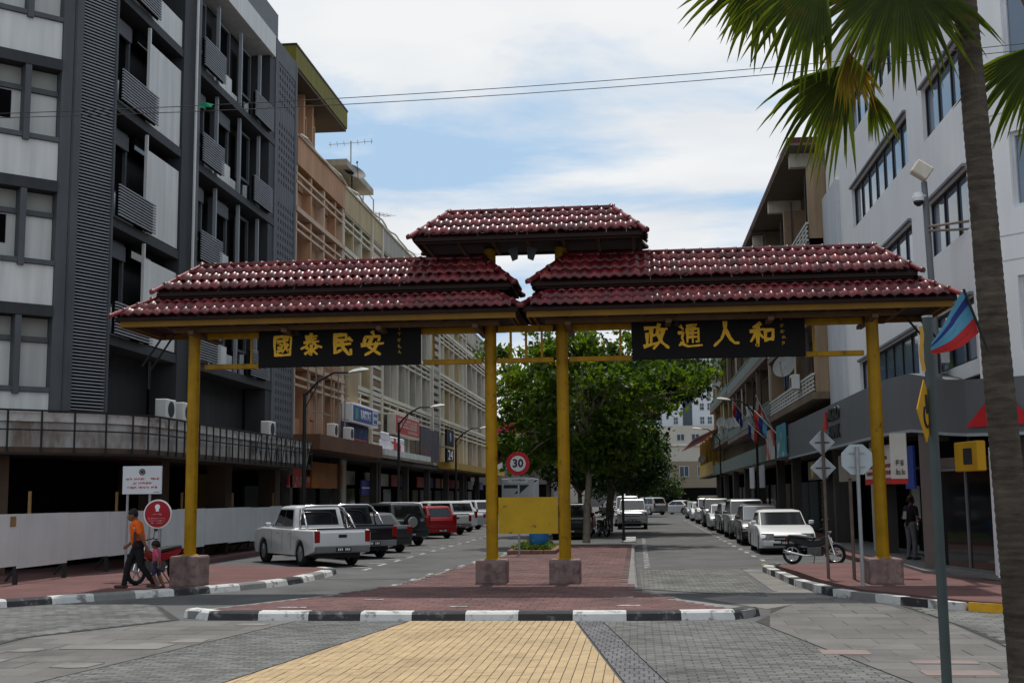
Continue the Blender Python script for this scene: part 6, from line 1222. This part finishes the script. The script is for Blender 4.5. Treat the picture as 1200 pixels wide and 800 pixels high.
cv = thing('camera_pole', 'tall grey pole with dome camera and box rising from the bank fascia', 'camera pole', (7.02, 28.9, 4.5)); mb = MB(); mb.tube([(7.02, 28.9, 4.5), (6.93, 28.9, 9.3)], [.085, .07], 14); mb.build('post', mat('pole_grey', (.16, .17, .18), .5, .1, 3), cv)
mb = MB(); mb.obox((6.86, 28.8, 9.55), (.42, .3, .34), Matrix.Rotation(.6, 3, 'Y')); mb.build('junction_box', creaml, cv, bevel=.03); mb = MB(); mb.tube([(6.93, 28.85, 8.95), (6.76, 28.75, 8.98)], .03, 8); mb.tube([(6.74, 28.74, 9.0), (6.74, 28.74, 8.88), (6.74, 28.74, 8.8)], [.1, .14, .13], 14); mb.build('camera_housing', white, cv); mb = MB(); mb.tube([(6.74, 28.74, 8.798), (6.74, 28.74, 8.74), (6.74, 28.74, 8.68)], [.125, .11, .04], 14); mb.build('camera_dome', glassd, cv, smooth=True)
mb = MB(); mb.tube([(6.96, 28.8, 8.2), (9.0, 26.6, 8.0)], .03, 8); mb.tube([(6.96, 28.8, 8.1), (7.9, 27.8, 7.9)], .03, 8); mb.build('cross_arm', mat('bamboo_brown', (.22, .17, .13), .7), cv)
def street_lamp(label, x, y, h, ax, az, group, head=whiter):
    t = thing('street_lamp', label, 'street lamp', (x, y, .135), group=group); mb = MB(); mb.tube([(x, y, .13), (x, y, h)], [.09, .06], 10); mb.build('post', blackst, t)
    tip = Vector((x+ax, y, az)); b = Vector((x, y, h-.1)); mb = MB(); mb.tube([b, b.lerp(tip, .3)+Vector((0, 0, .28)), b.lerp(tip, .65)+Vector((0, 0, .3)), tip], [.05, .045, .04, .035], 8); mb.tube([b-Vector((0, 0, .5)), b.lerp(tip, .3)+Vector((0, 0, .2))], .02, 6); mb.build('arm', blackst, t)
    d = Vector((ax, 0, .12*abs(ax))).normalized(); mb = MB(); mb.loft([[tip+d*s+Vector((0, -w_, 0)), tip+d*s+Vector((0, 0, hh)), tip+d*s+Vector((0, w_, 0)), tip+d*s+Vector((0, 0, -.05))] for s, w_, hh in ((-.05, .04, .04), (.15, .12, .1), (.5, .15, .12), (.72, .08, .05))]); mb.build('lamp_head', head, t); return t
for k, (y, l) in enumerate(((44, 'black street lamp in front of the pink building'), (62, 'street lamp crossing in front of the red box sign'), (82, 'street lamp reaching towards the gate post, farthest on the left'))): street_lamp(l, -12.25, y, 5.9, 1.7, 6.65, 'street lamps along the left kerb')
for k, (y, l) in enumerate(((68, 'street lamp leaning in from the right balconies'), (98, 'farther street lamp above the pink awning'))): street_lamp(l, 6.6, y, 6.4, -1.4, 7.2, 'street lamps along the right kerb')
for k, (x, y, h, l) in enumerate(((-.62, 51.4, 6.6, 'thin dark pole at the end of the red median'), (.6, 112, 7.0, 'distant slim pole by the far crossing'))):
    t = thing('pole', l, 'pole', (x, y, .1)); post(t, x, y, 0, h, .055, blackst); post(t, x, y, .0, .3, .09, blackst, 'foot')
# overhead cables
def cable(label, pts, r=.008):
    mb = MB(); a, b = Vector(pts[0]), Vector(pts[1]); sag = pts[2]; n = 24; mb.tube([a.lerp(b, k/n)-Vector((0, 0, sag*4*(k/n)*(1-k/n))) for k in range(n+1)], r, 5); return tag(mb.build('cable', blackst), label, 'cable', 'overhead cables')
cable('upper of two cables crossing above the gateway', ((-27, 22, 10.15), (13, 22.1, 10.5), .72)); cable('lower of two cables crossing above the gateway', ((-27, 21.8, 10.2), (13, 22.1, 10.42), .86))
rg = thing('rag', 'scrap of green cloth caught on the cables', 'cloth', (-8.2, 22, 9.5)); 
# ================================================================ people
def person(name, label, prims, voxel, base, F, S, mats, hair=None, eyes=(), extras=()):
    F, S = Vector((F[0], F[1], 0)).normalized(), Vector((S[0], S[1], 0)).normalized(); B = Vector(base)
    w = lambda p: B+F*p[0]+S*p[1]+Vector((0, 0, p[2])); mb = MB(); segs = []
    for (a, b_, ra, rb, k) in prims:
        a, b_ = w(a), w(b_); segs.append((a, b_, ra, rb, k)); d = (b_-a); L = d.length; d = d.normalized() if L > 1e-6 else Vector((0, 0, 1)); P_, R_ = [], []
        for q in range(5): th = pi/2*(1-q/5); P_.append(a-d*ra*sin(th)); R_.append(max(ra*cos(th), .002))
        for q in range(1, 5): f = q/5; P_.append(a+d*L*f); R_.append(ra+(rb-ra)*f)
        for q in range(6): th = pi/2*q/5; P_.append(b_+d*rb*sin(th)); R_.append(max(rb*cos(th), .002))
        mb.tube(P_, R_, 12)
    me = mb.mesh('raw', recalc=False); ob = bpy.data.objects.new('raw', me); COL.objects.link(ob); md = ob.modifiers.new('r', 'REMESH'); md.mode = 'VOXEL'; md.voxel_size = voxel; sm = ob.modifiers.new('s', 'SMOOTH'); sm.factor = .5; sm.iterations = 3
    dg = bpy.context.evaluated_depsgraph_get(); m2 = bpy.data.meshes.new_from_object(ob.evaluated_get(dg)); bpy.data.objects.remove(ob)
    keys = list(mats); m2.materials.clear()
    for k in keys: m2.materials.append(mats[k])
    def dist(p, s):
        a, b_, ra, rb, k = s; d = b_-a; t = max(0, min(1, (p-a).dot(d)/max(d.length_squared, 1e-9))); return (p-a-d*t).length-(ra+(rb-ra)*t)
    for f in m2.polygons:
        c = f.center; best = min(segs, key=lambda s: dist(c, s)); f.material_index = keys.index(best[4]); f.use_smooth = True
    t = thing(name, label, 'person', base); o = link('body', m2, None, t)
    if hair:
        c, rad, cut = hair; hb = MB(); rings = []
        for q in range(8):
            th = pi/2*q/7*1.0; rings.append([tuple(w((c[0]-cut[0]*(1-cos(th))*.0+rad[0]*cos(th)*cos(a)*1.0-(.0), c[1]+rad[1]*cos(th)*sin(a), c[2]+rad[2]*sin(th)+(-.05 if cos(a) < -.2 and q == 0 else 0)))) for a in [2*pi*i/18 for i in range(18)]])
        hb.loft(rings); hb.build('hair', mat('black_hair', (.012, .01, .009), .6, .2, 30), t, smooth=True)
    for p in eyes: eb = MB(); c = w(p); eb.tube([c-F*.006, c+F*.006], [.009, .005], 8); eb.build('eye', plastic, t)
    for nm, m, fn in extras: q = MB(); fn(q, w); q.build(nm, m, t)
    return t
def hand(c, d, s, key='skin', k=1.0):
    """palm and five fingers hanging along d from wrist c; s is the thumb side"""
    c, d, s = Vector(c), Vector(d).normalized(), Vector(s).normalized(); n = d.cross(s).normalized(); out_ = []
    p1 = c+d*.085*k
    for q, o in enumerate((-.03, -.01, .01, .03)):
        out_.append((tuple(c+s*o*k*.7), tuple(p1+s*o*k), .017*k, .013*k, key)); L = (.055, .068, .072, .062)[q]*k; m_ = p1+s*o*k+d*L*.55; out_.append((tuple(p1+s*o*k), tuple(m_), .0105*k, .0095*k, key)); out_.append((tuple(m_), tuple(m_+d*L*.4+n*.018*k), .0095*k, .008*k, key))
    out_.append((tuple(c+d*.025*k+s*.02*k), tuple(c+d*.06*k+s*.055*k), .014*k, .011*k, key)); out_.append((tuple(c+d*.06*k+s*.055*k), tuple(c+d*.095*k+s*.06*k+n*.012*k), .011*k, .009*k, key)); return out_
skin = mat('brown_skin', (.16, .075, .045), .55, .1, 6)
def figure(k, lean, legF, legB, armN, armF, head, shirt='shirt', sleeve='skin'):
    """k: height scale of a 1.7 m figure; legs and arms are (joint, joint, end) lists for near (+s) and far (-s) sides"""
    P_ = []
    L = lean
    P_ += [((0, -.09, .93), (0, .09, .93), .115, .115, 'trousers'), ((0, 0, .97), (L*.4, 0, 1.12), .135, .14, shirt), ((L*.4, -.05, 1.12), (L, -.06, 1.33), .13, .13, shirt), ((L*.4, .05, 1.12), (L, .06, 1.33), .13, .13, shirt), ((L, -.15, 1.39), (L, .15, 1.39), .075, .075, shirt), ((L, 0, 1.4), (L+.03, 0, 1.5), .06, .055, 'skin')]
    hx, hz = head
    P_ += [((hx, 0, hz), (hx-.01, 0, hz+.06), .085, .09, 'skin'), ((hx+.03, 0, hz-.06), (hx+.045, 0, hz-.04), .055, .06, 'skin'), ((hx+.095, 0, hz-.01), (hx+.105, 0, hz-.03), .014, .018, 'skin'), ((hx+.07, -.02, hz-.075), (hx+.07, .02, hz-.075), .018, .018, 'skin'), ((hx-.01, .085, hz), (hx-.01, .09, hz+.02), .02, .022, 'skin'), ((hx-.01, -.085, hz), (hx-.01, -.09, hz+.02), .02, .022, 'skin')]
    for s, (hip, knee, ank, toe) in ((1, legF), (-1, legB)):
        P_ += [(hip, knee, .098, .068, 'trousers'), (knee, ank, .066, .05, 'trousers'), ((ank[0]-.05, ank[1], toe[2]+.0), toe, .04, .036, 'shoes'), (ank, (ank[0], ank[1], max(toe[2], .04)), .045, .045, 'shoes')]
    for s, (sh, el, wr) in ((1, armN), (-1, armF)):
        mid = tuple(Vector(sh).lerp(Vector(el), .62)); P_ += [(sh, mid, .062, .058, shirt), (mid, el, .043, .04, 'skin'), (el, wr, .04, .028, 'skin')]
        d = Vector(wr)-Vector(el); P_ += hand(wr, d, (1, 0, .2))
    return [(tuple(Vector(a)*k), tuple(Vector(b)*k), ra*k, rb*k, m) for a, b, ra, rb, m in P_]
orange = mat('orange_shirt', (.62, .10, .008), .75, .15, 8, bump=.15, bscale=20); blackt = mat('black_trousers', (.010, .010, .012), .8, .2, 6); shoem = mat('brown_shoe', (.06, .04, .03), .6)
man = figure(.985, .05, ((-.01, .09, .92), (-.06, .10, .50), (-.34, .1, .13), (-.22, .1, .05)), ((.01, -.09, .92), (.2, -.09, .52), (.28, -.09, .1), (.46, -.09, .045)), ((.04, .21, 1.38), (-.06, .27, 1.12), (-.17, .25, .9)), ((.04, -.21, 1.38), (.06, -.25, 1.1), (.2, -.2, .95)), (.14, 1.565))
man = [(a, b, ra*(1.16 if m in ('shirt', 'trousers') else 1), rb*(1.16 if m in ('shirt', 'trousers') else 1), m) for a, b, ra, rb, m in man]
def folder(q, w): q.loft([[w((.10, .23, 1.0)), w((.04, .255, 1.0)), w((.04, .265, 1.0)), w((.10, .245, 1.0))], [w((.10, .22, 1.2)), w((.04, .245, 1.22)), w((.04, .255, 1.22)), w((.10, .235, 1.2))]])
def phone(q, w): q.loft([[w((.1, .2, 1.27)), w((.0, .21, 1.3)), w((.0, .225, 1.3)), w((.1, .215, 1.27))], [w((.1, .2, 1.31)), w((.0, .21, 1.34)), w((.0, .225, 1.34)), w((.1, .215, 1.31))]])
person('person', 'man in orange shirt and black trousers walking left with head bowed', man, .011, (-10.75, 25.55, .135), (-.93, -.36), (.36, -.93), {'shirt': orange, 'trousers': blackt, 'skin': skin, 'shoes': shoem}, hair=((.125, 0, 1.578), (.105, .104, .13), (0,)), eyes=((.225, .035, 1.545), (.225, -.035, 1.545)), extras=(('folder', plastic, folder), ('sleeve_band', white, phone)))
kid = figure(.575, .02, ((-.01, .085, .92), (.1, .1, .52), (-.06, .1, .12), (.1, .1, .05)), ((0, -.085, .92), (-.08, -.09, .5), (-.24, -.09, .14), (-.12, -.09, .06)), ((.02, .2, 1.36), (-.08, .27, 1.12), (-.1, .27, .88)), ((.02, -.2, 1.36), (.2, -.24, 1.25), (.36, -.2, 1.3)), (.06, 1.6))
kid = [(a, b, ra*1.12, rb*1.12, ('legs' if (m == 'trousers' and min(a[2], b[2]) < .25) else m)) for a, b, ra, rb, m in kid]
kid = [(a, b, ra*(1.35 if (m == 'skin' and a[2] > .86) else 1), rb*(1.35 if (m == 'skin' and a[2] > .86) else 1), m) for a, b, ra, rb, m in kid]
person('person', 'small child in pink shirt and dark shorts walking behind the man', kid, .008, (-10.27, 25.4, .135), (-.97, -.25), (.25, -.97), {'shirt': mat('pink_shirt', (.42, .07, .13), .8, .15, 9), 'trousers': mat('navy_shorts', (.02, .022, .045), .8), 'skin': skin, 'shoes': shoem, 'legs': skin}, hair=((.028, 0, .925), (.098, .1, .105), (0,)), eyes=((.115, .028, .92), (.115, -.028, .92)))
pb = figure(1.0, .02, ((0, .1, .92), (.02, .11, .5), (-.02, .12, .1), (.12, .13, .045)), ((0, -.1, .92), (.03, -.11, .5), (0, -.13, .1), (.14, -.15, .045)), ((.02, .22, 1.38), (.0, .3, 1.12), (.2, .22, 1.05)), ((.02, -.22, 1.38), (0, -.3, 1.12), (.2, -.22, 1.05)), (.05, 1.6))
def print_(q, w): q.loft([[w((-.17, -.07, 1.1)), w((-.17, .07, 1.1)), w((-.19, .07, 1.1)), w((-.19, -.07, 1.1))], [w((-.145, -.06, 1.3)), w((-.145, .06, 1.3)), w((-.165, .06, 1.3)), w((-.165, -.06, 1.3))]])
person('person', 'person in black shirt and grey trousers facing the bank glass', pb, .013, (7.35, 34.2, .2), (.9, .43), (-.43, .9), {'shirt': mat('black_shirt', (.008, .008, .009), .8), 'trousers': mat('grey_trousers', (.10, .105, .11), .8, .15, 6), 'skin': skin, 'shoes': shoem}, hair=((.03, 0, 1.6), (.105, .105, .12), (0,)), eyes=((.15, .035, 1.61), (.15, -.035, 1.61)), extras=(('shirt_print', mat('grey_print', (.25, .25, .25), .8), print_),))
mb = MB(); mb.v = [(-8.3, 22, 9.6), (-8.15, 21.97, 9.63), (-8.0, 22, 9.6), (-8.03, 21.95, 9.52), (-8.15, 22, 9.55), (-8.27, 21.97, 9.52)]; mb.f = [(0, 1, 4, 5), (1, 2, 3, 4)]; mb.build('cloth', mat('green_rag', (.01, .2, .09), .8), rg, recalc=False)
